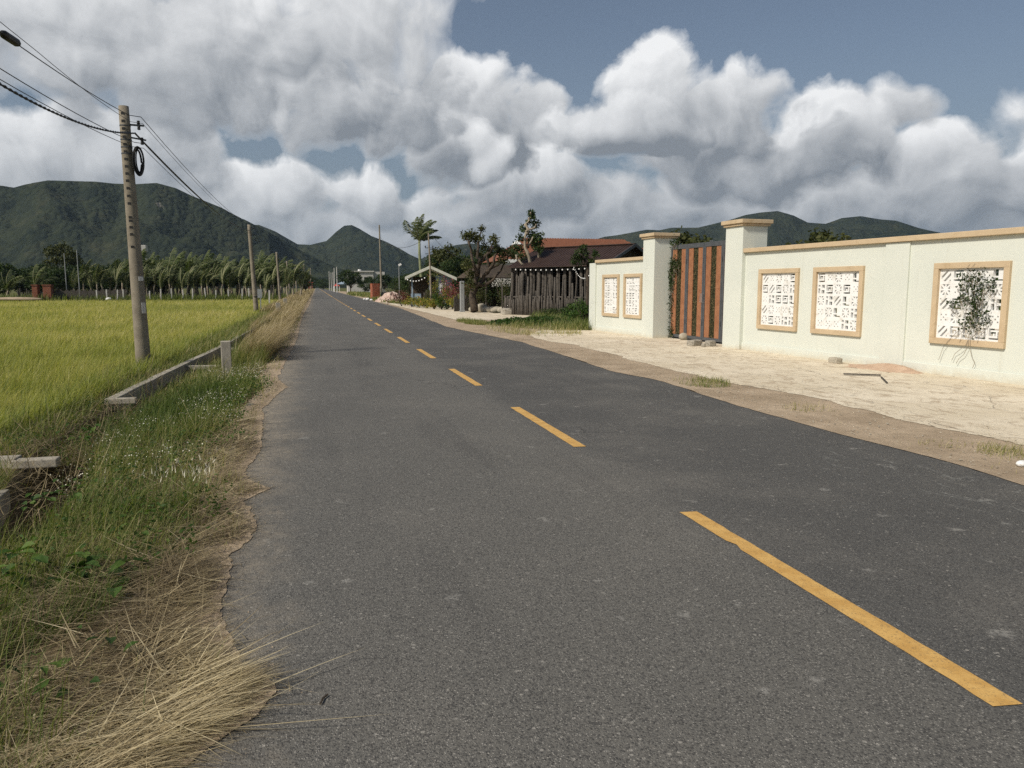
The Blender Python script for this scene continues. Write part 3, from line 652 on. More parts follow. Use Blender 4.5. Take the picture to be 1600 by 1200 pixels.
# ------------------------------------------------------------------ vegetation helpers
def blades(mb_, root, length, width, head, lean, curve, tint, seg=3):
    """tapering strips growing from root points; head = compass heading, lean = angle from upright"""
    n_ = len(root); root = np.asarray(root, float)
    length, width, head, lean, curve, tint = [np.broadcast_to(np.asarray(v, float), (n_,)) for v in (length, width, head, lean, curve, tint)]
    side = np.stack([np.cos(head + math.pi / 2 + rng.normal(0, .5, n_)), np.sin(head + math.pi / 2 + rng.normal(0, .5, n_)), np.zeros(n_)], -1)
    pts = [root]; p = root.copy(); ang = lean.copy()
    for k in range(seg):
        d_ = np.stack([np.sin(ang) * np.cos(head), np.sin(ang) * np.sin(head), np.cos(ang)], -1)
        p = p + d_ * (length / seg)[:, None]; pts.append(p); ang = ang + curve / seg
    V = []; 
    for k in range(seg):
        w = width * (1 - .75 * (k / seg)) / 2
        V += [pts[k] - side * w[:, None], pts[k] + side * w[:, None]]
    V.append(pts[seg])
    m = 2 * seg + 1; V = np.stack(V, 1).reshape(-1, 3); b = np.arange(n_)[:, None] * m
    polys = [b + np.array([[2 * k, 2 * k + 1, 2 * k + 3, 2 * k + 2]]) for k in range(seg - 1)] + [b + np.array([[2 * seg - 2, 2 * seg - 1, 2 * seg]])]
    base = mb_.n; mb_.V.append(V); mb_.n += len(V)
    for p_ in polys: mb_.F.append(p_ + base); mb_.T.append(tint.copy())
def leaves(mb_, P_, size, tint, flat=0.0, droop=0.0, aspect=.5):
    """small pointed leaf quads with random facing"""
    n_ = len(P_); P_ = np.asarray(P_, float); size = np.broadcast_to(np.asarray(size, float), (n_,)); tint = np.broadcast_to(np.asarray(tint, float), (n_,))
    d_ = rng.normal(0, 1, (n_, 3)); d_[:, 2] = d_[:, 2] * (1 - flat) - droop; d_ /= np.linalg.norm(d_, axis=1)[:, None] + 1e-9
    e_ = rng.normal(0, 1, (n_, 3)); e_[:, 2] *= (1 - flat * .7); s_ = np.cross(d_, e_); s_ /= np.linalg.norm(s_, axis=1)[:, None] + 1e-9
    a = P_; L = d_ * size[:, None]; w = s_ * (size * aspect / 2)[:, None]
    V = np.stack([a, a + L * .45 + w, a + L, a + L * .45 - w], 1).reshape(-1, 3)
    b = mb_.n; mb_.V.append(V); mb_.n += len(V); mb_.F.append(np.arange(n_ * 4).reshape(-1, 4) + b); mb_.T.append(tint.copy())

def broadleaves(mb_, P_, size, tint, flat=.5, aspect=.7):
    """ovate leaves folded along the midrib"""
    n_ = len(P_); P_ = np.asarray(P_, float); size = np.broadcast_to(np.asarray(size, float), (n_,))[:, None]
    a = rng.uniform(0, 6.28, n_); pz = rng.normal(.1, .35, n_) * (1 - flat * .5); d_ = np.stack([np.cos(a), np.sin(a), pz], -1); d_ /= np.linalg.norm(d_, axis=1)[:, None]
    s_ = np.cross(d_, [0, 0, 1.0]) + rng.normal(0, .2, (n_, 3)); s_ /= np.linalg.norm(s_, axis=1)[:, None]; u_ = np.cross(s_, d_); w = size * aspect / 2
    dr = np.array([0, 0, -1.0])
    pts = [P_, P_ + d_ * size * .25 + s_ * w * .85 + u_ * w * .35, P_ + d_ * size * .6 + s_ * w * .75 + u_ * w * .3 + dr * size * .05, P_ + d_ * size + dr * size * .18, P_ + d_ * size * .6 - s_ * w * .75 + u_ * w * .3 + dr * size * .05, P_ + d_ * size * .25 - s_ * w * .85 + u_ * w * .35, P_ + d_ * size * .5 + dr * size * .02]
    V = np.stack(pts, 1).reshape(-1, 3); b = mb_.n + np.arange(n_)[:, None] * 7; mb_.V.append(V); mb_.n += len(V)
    for f in ([0, 1, 2, 6], [6, 2, 3, 4], [0, 6, 4, 5]): mb_.F.append(b + np.array([f])); mb_.T.append(np.broadcast_to(tint, (n_,)).copy())

LM = dict(
    rice=leafmat('rice_leaf', [(0, (.11, .155, .04)), (.4, (.28, .31, .075)), (.8, (.48, .45, .15)), (1, (.62, .55, .28))], .5),
    grass=leafmat('verge_grass', [(0, (.065, .10, .022)), (.4, (.17, .21, .055)), (.7, (.33, .30, .13)), (1, (.52, .45, .27))], .45),
    straw=leafmat('dry_straw', [(0, (.10, .075, .045)), (.4, (.25, .195, .11)), (.75, (.44, .36, .21)), (1, (.62, .53, .34))], .25),
    weed=leafmat('weed_leaf', [(0, (.02, .045, .010)), (.6, (.06, .12, .022)), (1, (.13, .20, .04))], .4),
    tree=leafmat('tree_leaf', [(0, (.014, .028, .008)), (.5, (.036, .062, .016)), (1, (.085, .115, .03))], .3),
    olive=leafmat('olive_leaf', [(0, (.025, .035, .010)), (.5, (.065, .075, .022)), (1, (.13, .13, .045))], .3),
    palm=leafmat('palm_leaf', [(0, (.02, .034, .010)), (.5, (.075, .105, .032)), (.85, (.18, .21, .08)), (1, (.36, .36, .20))], .4),
    lime=leafmat('croton_leaf', [(0, (.06, .09, .02)), (.5, (.20, .22, .035)), (.8, (.38, .34, .05)), (1, (.50, .20, .08))], .35),
    red=leafmat('red_leaf', [(0, (.05, .02, .015)), (.5, (.13, .035, .03)), (1, (.28, .10, .07))], .35),
    pink=leafmat('pink_blossom', [(0, (.07, .08, .02)), (.45, (.22, .05, .07)), (1, (.45, .12, .14))], .35),
    flower=leafmat('small_flower', [(0, (.55, .52, .42)), (1, (.75, .72, .6))], .2))

# ---- rice
n_all = []
def wedge(n_, y0, y1, xl=0.0, pw=1.0):
    Y = y0 + (y1 - y0) * rng.random(n_) ** pw
    xmin = -(Y * .46 + 3 + xl); xr = np.where(Y > 11.5, -3.3, -3.75) - .15 * fbm(Y, 0, .8, 3, 2)
    X = xr + (xmin - xr) * rng.random(n_); return X, Y
mb = MB()
for (n_, y0, y1, L, w, extra, seg) in ((15000, 3.5, 9, .50, .008, 0, 3), (42000, 8, 14, .50, .010, 1, 3), (70000, 13, 24, .50, .015, 2, 3), (80000, 23, 45, .50, .026, 4, 2), (80000, 44, 80, .52, .045, 8, 2), (55000, 79, 109, .55, .07, 12, 2)):
    X, Y = wedge(n_, y0, y1, extra)
    mud = np.exp(-(((X + 10.9) / 1.5) ** 2 + ((Y - 24.5) / 1.6) ** 2) * 1.4) + .5 * fbm(X, Y, .9, 3, 5) * 0
    keep = rng.random(n_) > mud * 1.4
    rim = np.clip((-3.3 - X) / 1.2, 0, 1); keep &= rng.random(n_) < .35 + .65 * rim
    X, Y = X[keep], Y[keep]; k = len(X)
    hh = L * (1 + .14 * fbm(X, Y, .5, 4, 9) + .16 * fbm(X, Y, 2.2, 2, 10) + rng.normal(0, .12, k)) * np.clip(.45 + .55 * (-3.2 - X) / 1.0, .45, 1)
    wind = fbm(X, Y, .35, 3, 12)
    tint = np.clip(.52 + .26 * fbm(X, Y, .16, 4, 21) + .22 * fbm(X, Y, 1.3, 3, 22) + rng.normal(0, .2, k) + .07 * (Y > 24) - .22 * (1 - np.clip((-3.3 - X) / 1.4, 0, 1)), 0, 1)
    z = ground_z(X, Y) + .02
    head = rng.normal(.15, .9, k); lean = np.abs(rng.normal(.18, .14, k)); cur = np.abs(rng.normal(1.15 + .5 * wind, .5, k))
    blades(mb, np.stack([X, Y, z], -1), hh * 1.22, w * rng.uniform(.7, 1.3, k), head, lean, cur, tint, seg)
tag(mb.build('rice', LM['rice']), kind='stuff')

# ---- left verge: green grass, dry straw, weeds
def chan_open(X, Y):           # where the channel mouth stays uncovered
    c_ = chx(Y); inn = (X > c_ - .06) & (X < c_ + .62)
    return (inn & (((Y > 5.9) & (Y < 8.2)) | ((Y > 12.6) & (Y < 24) & (X < c_ + .24)))) | ((X > c_ - .75) & (X < c_ + .62) & (Y > 8.0) & (Y < 8.7))
def verge(n_, y0, y1, x0=-4.0, pad=.03):
    Y = rng.uniform(y0, y1, n_); xr = edgeL(Y) - pad; X = xr + (x0 - xr) * rng.random(n_); return X, Y
def zz_(X, Y): 
    c_ = chx(Y); inn = (X > c_) & (X < c_ + .62)
    return np.where(inn, -.26, ground_z(X, Y)) + np.where(X > -1.75, .004, 0)
mb = MB()
for (n_, y0, y1, w) in ((78000, 1.9, 5.5, .0038), (80000, 5.5, 10, .005), (52000, 10, 20, .009), (26000, 20, 45, .018)):
    X, Y = verge(n_, y0, y1, -4.2)
    f1 = fbm(X, Y, 1.1, 4, 31); green = fbm(X, Y, .6, 3, 33)
    edge = np.clip((edgeL(Y) - X) / .55, 0, 1)
    lush = np.exp(-((X + 1.7) / .9) ** 2 - ((Y - 10.5) / 3.2) ** 2) 
    straw_zone = np.clip((3.9 - Y) / 1, 0, 1) * np.clip((X + 1.5) / .6, 0, 1)
    p = np.clip(.50 + .9 * f1 + .5 * lush - .75 * straw_zone, .04, 1) * (.25 + .75 * edge)
    bare = np.exp(-((X - (edgeL(Y) - .18)) / .17) ** 2) * ((Y > 8) & (Y < 20)); p = p * (1 - .9 * bare); p = p * (1 - .85 * np.exp(-((X + 2.75) / .55) ** 2 - ((Y - 10.3) / 1.9) ** 2)); p = p + .8 * ((Y < 6.0) & (X < -.9)) * (fbm(X, Y, 1.8, 2, 38) > -.2)
    keep = (rng.random(len(X)) < p) & ~chan_open(X, Y)
    X, Y = X[keep], Y[keep]; k = len(X); green = green[keep]; lush = lush[keep]; edge = edge[keep]
    hh = np.clip(rng.gamma(3, .030, k) * (.55 + .6 * edge + .35 * lush) * (1 + .5 * fbm(X, Y, 1.5, 3, 37)), .03, .42)
    tint = np.clip(.46 + .55 * -green - .22 * lush + rng.normal(0, .22, k) + .25 * (1 - edge) - .10 * (Y < 6.5) * (X < -.9), 0, 1)
    blades(mb, np.stack([X, Y, zz_(X, Y)], -1), hh * 1.5, w * rng.uniform(.6, 1.6, k), rng.normal(.2, 1.5, k), np.abs(rng.normal(.45, .35, k)), rng.normal(.9, .6, k), tint, 3)
tag(mb.build('grass', LM['grass']), kind='stuff')

mb = MB()
for (n_, y0, y1, w, L) in ((80000, 1.9, 5.2, .0036, .19), (46000, 5.0, 9.5, .0045, .19), (12000, 9, 22, .008, .22)):
    X, Y = verge(n_, y0, y1, -4.0, -.05)
    zone = np.clip(.40 + .9 * fbm(X, Y, 1.3, 3, 41), .03, 1)
    gold = np.clip((3.75 - Y) / .8, 0, 1) * np.clip((X + 1.5) / .6, 0, 1)
    rim = np.exp(-((edgeL(Y) - X) / .20) ** 2) * (Y < 9.5)
    deb = np.exp(-((X + 2.75) / .6) ** 2 - ((Y - 10.2) / 2.0) ** 2)
    p = np.clip((zone * .75 + gold * .8 + rim * .75 + deb * .8) * np.clip(.75 + 1.1 * fbm(X, Y, 4.5, 2, 48), .1, 1), 0, 1)
    keep = (rng.random(len(X)) < p) & ~chan_open(X, Y)
    X, Y, gold, rim, deb = [v[keep] for v in (X, Y, gold, rim, deb)]; k = len(X)
    Ln = np.clip(rng.gamma(4, L / 4, k), .05, .5) * (1 + .35 * gold)
    back = Ln * .95                                      # straws point to the road but hardly cross its edge
    head = np.where(rng.random(k) < .30 + .42 * gold, rng.normal(.25, .38, k) + 1.1 * fbm(X, Y, 2.4, 3, 47), rng.uniform(0, 6.3, k))
    X = np.where(rng.random(k) < .97, X - back * np.clip(1 - (edgeL(Y) - X) / .3, 0, 1) * .8, X)
    lay = np.clip(rng.normal(1.46, .13, k), .9, 1.66)
    tint = np.clip(.30 + .28 * gold + .22 * rim - .25 * deb + rng.normal(0, .24, k) + .4 * fbm(X, Y, 3.2, 3, 44), 0, 1)
    zr = zz_(X, Y) + rng.uniform(.004, .06, k) * (1 - .6 * gold) + .05 * np.clip(fbm(X, Y, 1.2, 3, 45), 0, 1) + .012
    blades(mb, np.stack([X, Y, zr], -1), Ln, w * rng.choice([.55, .8, 1.2, 2.0], k), head, lay, rng.normal(.08, .20, k), tint, 4)
# two straw tongues that reach over the asphalt
for (px, py, L0, cnt, hd) in ((380, 1076, .24, 260, .30), (385, 769, .24, 260, .02)):
    c_ = gnd(px, py); X = c_[0] - rng.random(cnt) * .75; Y = c_[1] + rng.normal(0, .045, cnt) * (1 + (c_[0] - X) * 4) - (c_[0] - X) * math.sin(hd)
    blades(mb, np.stack([X, Y, rng.uniform(.008, .03, cnt)], -1), rng.uniform(.5, 1.1, cnt) * L0, .0045, rng.normal(hd, .16, cnt), rng.normal(1.5, .06, cnt), rng.normal(.05, .1, cnt), np.clip(rng.normal(.7, .2, cnt), 0, 1), 3)
tag(mb.build('straw', LM['straw']), kind='stuff')

mb = MB()
X, Y = verge(9000, 4.4, 17, -3.4, .15)
p = np.clip(.5 * np.exp(-((X + 1.6) / .9) ** 2 - ((Y - 9.5) / 3.5) ** 2) + .30 * (fbm(X, Y, 1.2, 3, 51) > .22), 0, 1)
kp = (rng.random(len(X)) < p) & ~chan_open(X, Y); X, Y = X[kp], Y[kp]
X = np.repeat(X, 9) + rng.normal(0, .03, len(X) * 9); Y = np.repeat(Y, 9) + rng.normal(0, .03, len(Y) * 9)
leaves(mb, np.stack([X, Y, zz_(X, Y) + rng.uniform(.02, .17, len(X))], -1), rng.uniform(.018, .042, len(X)), np.clip(rng.normal(.5, .25, len(X)), 0, 1), .5)
# broad leaves in the tangle
for (px, py, cnt, sz) in ((100, 925, 26, .12), (150, 935, 18, .11), (30, 900, 16, .12), (130, 690, 24, .085), (205, 722, 10, .08), (95, 790, 26, .08), (320, 707, 60, .045), (370, 697, 60, .04), (180, 770, 26, .07), (10, 925, 14, .12), (210, 860, 14, .06), (55, 1090, 24, .07)):
    c_ = gnd(px, py, -.04); q_ = np.stack([c_[0] + rng.normal(0, .13, cnt), c_[1] + rng.normal(0, .13, cnt), rng.uniform(-.02, .13, cnt)], -1)
    broadleaves(mb, q_, sz * rng.uniform(.6, 1.15, cnt), np.clip(rng.normal(.55, .22, cnt), 0, 1))
tag(mb.build('weeds', LM['weed']), kind='stuff')
mb = MB(); X, Y = verge(5200, 6.2, 15, -2.3, .2); kp = fbm(X, Y, 1.5, 3, 61) > .12; X, Y = X[kp], Y[kp]
leaves(mb, np.stack([X, Y, zz_(X, Y) + rng.uniform(.10, .24, len(X))], -1), rng.uniform(.010, .018, len(X)), rng.random(len(X)), .3, 0, .9)
c_ = gnd(345, 745); k = 110
X = c_[0] - .05 - np.abs(rng.normal(0, .35, k)); Y = c_[1] + rng.normal(0, .22, k)
blades(mb, np.stack([X, Y, rng.uniform(.02, .10, k)], -1), .055, .008, rng.normal(1, 1, k), rng.normal(.3, .3, k), .2, rng.random(k), 2)
tag(mb.build('small_flowers', LM['flower']), kind='stuff')

# tall plumed dry grass along the road, bent by the wind towards the road
mb = MB()
def plume(X, Y, z, L, w, tint_m, spread=.5):
    k = len(X); blades(mb, np.stack([X, Y, z], -1), L, w, rng.normal(.0, spread, k), np.abs(rng.normal(.25, .2, k)), np.abs(rng.normal(1.5, .45, k)), np.clip(rng.normal(tint_m, .2, k), 0, 1), 4)
for (x0, x1, y0, y1, n_, L, w) in ((-1.75, -1.05, 17.2, 21.5, 7500, .95, .008), (-2.2, -1.0, 20.5, 30, 12000, .70, .012), (-2.6, -1.0, 30, 50, 15000, .85, .017), (-3.6, -1.05, 50, 90, 15000, .95, .03), (-4.2, -1.1, 90, 170, 12000, 1.1, .06), (-4.5, -1.2, 170, 330, 7000, 1.3, .13)):
    X = rng.uniform(x0, x1, n_); Y = rng.uniform(y0, y1, n_); kp = rng.random(n_) < np.clip(.6 + .8 * fbm(X, Y, .5, 3, 71), .1, 1); X, Y = X[kp], Y[kp]; k = len(X)
    plume(X, Y, ground_z(X, Y), L * rng.uniform(.45, 1.1, k), w, .52 + .18 * fbm(X, Y, .7, 3, 72))
tag(mb.build('tall_grass', LM['straw']), kind='stuff')
mb = MB()
for (x0, x1, y0, y1, n_, L, w) in ((-1.85, -1.1, 16.6, 20.5, 4500, .55, .008), (-3.3, -1.3, 20, 50, 14000, .42, .016), (-4.3, -1.3, 50, 150, 12000, .55, .04), (-3.7, -3.05, 9, 40, 7000, .22, .010)):
    X = rng.uniform(x0, x1, n_); Y = rng.uniform(y0, y1, n_); kp = ~chan_open(X, Y); X, Y = X[kp], Y[kp]; k = len(X)
    blades(mb, np.stack([X, Y, ground_z(X, Y)], -1), L * rng.uniform(.4, 1.2, k), w, rng.normal(.3, 1.2, k), np.abs(rng.normal(.3, .25, k)), rng.normal(.9, .5, k), np.clip(rng.normal(.42, .25, k), 0, 1), 3)
tag(mb.build('grass', LM['grass']), kind='stuff')

# right-hand patches of grass
mb = MB()
def patch(cx, cy, rx, ry, n_, L, w, tint_m, zg=.006):
    r_ = np.sqrt(rng.random(n_)); a = rng.uniform(0, 6.283, n_); X = cx + rx * r_ * np.cos(a); Y = cy + ry * r_ * np.sin(a)
    kp = rng.random(n_) < np.clip(.5 + 1.3 * fbm(X, Y, 1.2, 3, 81), .05, 1); X, Y = X[kp], Y[kp]; k = len(X)
    blades(mb, np.stack([X, Y, np.full(k, zg)], -1), L * rng.uniform(.3, 1.2, k), w, rng.normal(.2, 1.4, k), np.abs(rng.normal(.45, .3, k)), rng.normal(.7, .5, k), np.clip(rng.normal(tint_m, .22, k), 0, 1), 3)
for (px, py, rx, ry, n_, L, w, t_) in ((1095, 599, .42, .65, 1500, .13, .008, .5), (1262, 640, .30, .38, 500, .09, .007, .75), (1580, 712, .32, .30, 900, .12, .006, .65), (1480, 700, .5, .35, 260, .06, .006, .85), (1590, 735, .25, .2, 250, .08, .006, .8)):
    c_ = gnd(px, py); patch(c_[0], c_[1], rx, ry, n_, L, w, t_)
patch(7.6, 27.2, 1.5, 4.0, 4200, .20, .014, .75); patch(9.3, 29.2, 1.8, 2.8, 6500, .36, .016, .5); patch(6.7, 33.5, .55, 2.5, 2500, .2, .018, .45); patch(10.0, 27.6, .8, 1.2, 3500, .45, .016, .3)
patch(11.8, 34, 1.8, 5, 7000, .45, .022, .3)
patch(8.5, 90, 2.2, 22, 5000, .5, .08, .3); patch(9, 150, 3, 40, 4000, .7, .15, .4)
tag(mb.build('grass', LM['grass']), kind='stuff')
# low leafy creeper in front of the log fence
mb = MB(); 
for (cx, cy, rx, ry, n_) in ((9.5, 31.5, 1.7, 2.4, 7000), (11.6, 34.5, 2.0, 3.6, 7000), (8.2, 31.5, 1.2, 1.8, 3000)):
    r_ = np.sqrt(rng.random(n_)); a = rng.uniform(0, 6.283, n_); X = cx + rx * r_ * np.cos(a); Y = cy + ry * r_ * np.sin(a)
    leaves(mb, np.stack([X, Y, rng.uniform(.0, .30, n_) * (1.15 - r_) + .02], -1), rng.uniform(.06, .12, n_), np.clip(rng.normal(.35, .25, n_), 0, 1), .4, 0, .7)
tag(mb.build('ground_cover', LM['weed']), kind='stuff')
# crumbs of sand and straw along the ragged left edge
mb = MB(); n_ = 2600; Y = rng.uniform(2.2, 16, n_); X = edgeL(Y) + rng.normal(.03, .10, n_); s_ = rng.uniform(.002, .008, n_)
v = rng.normal(0, 1, (n_, 4, 3)); v /= np.linalg.norm(v, axis=2)[:, :, None]; v = v * s_[:, None, None]; v[:, :, 2] = np.abs(v[:, :, 2]) * .7; v = v + np.stack([X, Y, np.full(n_, .007)], -1)[:, None, :]
mb.V.append(v.reshape(-1, 3)); mb.n = n_ * 4; b_ = np.arange(n_)[:, None] * 4
for f in ([0, 1, 2], [0, 2, 3], [0, 3, 1], [1, 3, 2]): mb.F.append(b_ + np.array([f])); mb.T.append(np.full(n_, .5))
tag(mb.build('gravel', MA['dirt']), kind='stuff')
# loose pebbles, straw bits and twigs on road edge and apron
mb = MB(); n_ = 2400; Y = rng.uniform(3, 26, n_); X = edgeR(Y) + rng.gamma(1.5, .5, n_); s_ = rng.uniform(.006, .022, n_)
for i in range(n_):
    v = rng.normal(0, 1, (4, 3)); v /= np.linalg.norm(v, axis=1)[:, None]; v = v * s_[i]; v[:, 2] = np.abs(v[:, 2]) * .7
    mb.add(v + np.array([X[i], Y[i], .012 if X[i] < apL(Y[i]) else .026]), [[[0, 1, 2], [0, 2, 3], [0, 3, 1], [1, 3, 2]]])
tag(mb.build('pebbles', MA['rock']), kind='stuff')
mb = MB(); n_ = 900; Y = rng.uniform(3.2, 24, n_); X = edgeR(Y) + rng.gamma(1.5, .8, n_) + .05; kq = X < 10.2 - .0735 * (Y - 17); X = X[kq]; Y = Y[kq]; n_ = len(X)
blades(mb, np.stack([X, Y, np.full(n_, .03)], -1), rng.uniform(.04, .2, n_), .006, rng.uniform(0, 6.3, n_), 1.5, .1, rng.uniform(.3, 1, n_), 2)
n_ = 6000; Y = rng.uniform(2.1, 14, n_); X = edgeL(Y) + rng.normal(-.05, .07, n_)
blades(mb, np.stack([X, Y, np.full(n_, .010)], -1), rng.uniform(.02, .10, n_), .003, rng.uniform(0, 6.3, n_), 1.5, .1, rng.uniform(0, .8, n_), 2)
tag(mb.build('plant_litter', LM['straw']), kind='stuff')
for (a_, b_, c_, lab) in (((512, 1085), (505, 1090), (500, 1100), 'small dark curved twig on the asphalt right of the straw tongue'),):
    m_ = MB(); m_.tube([tuple(gnd(*p, .008)) for p in (a_, b_, c_)], .004, 5); tag(m_.build('twig', MA['bark']), lab, 'twig')

# ------------------------------------------------------------------ concrete irrigation channel in the verge
chn = thing('irrigation_channel', 'narrow weathered concrete irrigation channel half buried in roadside weeds', 'channel', (0, 0, 0))
def rim(off, w, y0, y1, name, ztop, step=.6):
    Y_ = np.arange(y0, y1 + .01, step); x_ = chx(Y_) + off + .012 * fbm(Y_, Y_ * 0, 1.1, 3, 91); zt_ = ztop + .010 * fbm(Y_, Y_ * 0 + 5, .9, 3, 92)
    V = []
    for k in range(len(Y_)):
        V += [(x_[k], Y_[k], -.75), (x_[k] + w, Y_[k], -.75), (x_[k] + w, Y_[k], zt_[k]), (x_[k], Y_[k], zt_[k])]
    F = [[4 * k + j, 4 * k + (j + 1) % 4, 4 * k + 4 + (j + 1) % 4, 4 * k + 4 + j] for k in range(len(Y_) - 1) for j in range(4)]
    m_ = MB(); m_.add(V, [F, [[3, 2, 1, 0]], [[4 * len(Y_) - 4 + j for j in range(4)]]]); return m_.build(name, MA['conc'], chn, bevel=.008)
rim(-.13, .14, 12.35, 40, 'channel_wall', -.055); rim(-.13, .14, 2.2, 7.5, 'channel_wall', -.10, .45); rim(.62, .10, 2.2, 40, 'channel_wall', -.19)
for (Y_, w, zt_) in ((8.28, .13, -.09), (12.32, .10, -.05), (17.6, .13, -.10), (22.8, .13, -.12)):
    m_ = MB(); x0 = float(chx(Y_)); m_.box(x0 - .13, x0 + (.70 if Y_ > 13 else .30), Y_, Y_ + w, zt_ - .09, zt_); m_.build('cross_beam', MA['conc'], chn, bevel=.012)
m_ = MB(); m_.box(-3.5, -2.92, 8.3, 8.5, -.25, -.075); m_.build('end_slab', MA['conc'], chn, bevel=.012)
# dead twigs hanging over the open channel
mb = MB(); n_ = 420; Y = rng.uniform(5.9, 9.2, n_); X = chx(Y) + rng.uniform(-.15, .75, n_)
blades(mb, np.stack([X, Y, rng.uniform(-.25, -.02, n_)], -1), rng.uniform(.15, .55, n_), .006, rng.uniform(0, 6.3, n_), rng.uniform(.5, 1.9, n_), rng.normal(0, .6, n_), rng.uniform(.1, .6, n_), 4)
n_ = 500; Y = rng.uniform(8.6, 12.5, n_); X = chx(Y) + rng.uniform(-.4, .75, n_)
blades(mb, np.stack([X, Y, rng.uniform(-.13, -.02, n_)], -1), rng.uniform(.15, .6, n_), .006, rng.uniform(0, 6.3, n_), rng.uniform(1.0, 1.8, n_), rng.normal(0, .6, n_), rng.uniform(.1, .55, n_), 4)
n_ = 90; Y = rng.uniform(12.8, 15.2, n_); X = chx(Y) + rng.uniform(-.9, .3, n_)
blades(mb, np.stack([X, Y, np.full(n_, -.15)], -1), rng.uniform(.3, .7, n_), .006, rng.uniform(0, 6.3, n_), rng.uniform(.1, .8, n_), rng.normal(.5, .8, n_), rng.uniform(.05, .4, n_), 5)
tag(mb.build('dead_stalks', LM['straw']), kind='stuff')

# ------------------------------------------------------------------ marker posts along the left verge
def marker(px, py, z, h, w, lab, lean=0):
    p = gnd(px, py, z); m_ = MB(); m_.box(-w / 2, w / 2, -w / 2, w / 2, -.3, h)
    o = m_.build('marker_post', MA['conc'], None, bevel=.012, loc=tuple(p)); o.rotation_euler = (0, R_(lean), .12)
    tag(o, lab, 'post', 'concrete marker posts along the left verge'); return o
marker(355, 588, -.06, .66, .175, 'short square concrete post beside the channel, nearest marker post')
marker(436, 494, -.15, .80, .26, 'concrete marker post among the tall dry grass, second of the row', -3)
marker(446, 483, -.18, .85, .28, 'concrete marker post in dry grass, third of the row')
marker(441, 466, -.18, 1.7, .26, 'tall pale concrete post close by the third utility pole', 0)
marker(452, 467, -.18, 1.1, .26, 'small far concrete marker post in the dry grass behind the others')

# ------------------------------------------------------------------ utility poles and cables, left side
def utility_pole(base, top, r0, r1, lab, detail, group='concrete utility poles left of the road'):
    t = thing('utility_pole', lab, 'utility pole', tuple(base), 0, group)
    d_ = np.array(top) - np.array(base); H = d_[2]; m_ = MB(); ns = 26 if detail else 8
    pts = [(d_[0] * k / 12, d_[1] * k / 12, H * k / 12 - (.4 if k == 0 else 0)) for k in range(13)]
    m_.tube(pts, [r0 + (r1 - r0) * k / 12 for k in range(13)], ns); shaft = m_.build('shaft', MA['polec'], t, smooth=False)
    for p in shaft.data.polygons: p.use_smooth = len(p.vertices) == 4
    return t, d_, H
P1b = gnd(226, 588, -.33); P1t = at(193, 166, P1b[1]); pole1, d1, H1 = utility_pole(P1b, P1t, .155, .098, 'tall concrete utility pole with coiled black cable, nearest the camera', True)
def onpole(zf, ang, rr=1.0):
    r = (.155 + (.098 - .155) * zf) * rr; return Vector((d1[0] * zf + math.cos(ang) * r, d1[1] * zf + math.sin(ang) * r, H1 * zf))
# climbing holes down the face: black insets, the shade inside given as colour
front = -math.pi / 2 - .12
for k, zf in enumerate([.972, .945, .918, .889, .862, .836, .809, .783, .757, .731, .704, .676, .649, .598, .586, .562, .536, .49]):
    m_ = MB(); r = .155 - .057 * zf; M = Matrix.Translation((d1[0] * zf, d1[1] * zf, H1 * zf)) @ Matrix.Rotation(front + math.pi / 2, 4, 'Z')
    m_.box(-.030, .030, -r - .004, -r + .03, -.024, .024, M); o = m_.build('black_hole_inset', MA['black'], pole1)
def plate(zf, ang, w, h, mat, name):
    m_ = MB(); r = .155 - .057 * zf; M = Matrix.Translation((d1[0] * zf, d1[1] * zf, H1 * zf)) @ Matrix.Rotation(ang + math.pi / 2, 4, 'Z')
    m_.box(-w / 2, w / 2, -r - .012, -r + .006, -h / 2, h / 2, M); return m_.build(name, mat, pole1)
plate(.262, -.75, .085, .23, MA['silver'], 'number_plate'); plate(.372, -.80, .10, .09, MA['silver'], 'number_plate')
# bracket, bolts, insulators and clamps near the top
m_ = MB(); a_ = onpole(.935, -.2, .6); m_.bar(a_, a_ + Vector((.30, .05, .0)), .035, .035); m_.build('bracket', MA['darkmetal'], pole1)
m_ = MB(); a_ = onpole(.89, -.2, .6); m_.bar(a_, a_ + Vector((.32, .05, -.04)), .03, .03); m_.build('bracket', MA['darkmetal'], pole1)
for zz in (.945, .925, .885, .872):
    a_ = onpole(zz, -.2, 1.0) + Vector((.16 if zz > .9 else .2, .03, 0)); m_ = MB()
    m_.lathe(a_, [(0, -.04), (.028, -.035), (.035, -.01), (.02, .0), (.033, .012), (.026, .035), (0, .04)], 10); m_.build('insulator', MA['black'], pole1, smooth=True)
for zz in (.93, .905, .88, .853, .83):
    m_ = MB(); r = (.155 - .057 * zz) + .006; m_.tube([(d1[0] * zz, d1[1] * zz, H1 * zz - .012), (d1[0] * zz, d1[1] * zz, H1 * zz + .012)], r, 20); m_.build('clamp', MA['darkmetal'], pole1)
# the coil of spare cable: hangs on the pole as a thing of its own
coil = MB(); cc = Vector(P1b) + onpole(.80, -.25, 1.0) + Vector((.115, -.03, .02)); pts = []
for k in range(0, 9 * 24):
    a = 2 * math.pi * k / 24; lp = k // 24; j1, j2 = math.sin(lp * 2.3) * .018, math.cos(lp * 1.7) * .022
    pts.append(cc + Vector(((.075 + j2 * .8) * math.cos(a) + j1, .045 * math.cos(a) + (lp - 4) * .012, (.27 + j2) * math.sin(a) + j1)))
coil.tube(pts, .012, 6); tag(coil.build('cable_coil', MA['black'], smooth=True), 'black coil of spare cable hanging on the near utility pole', 'cable coil')

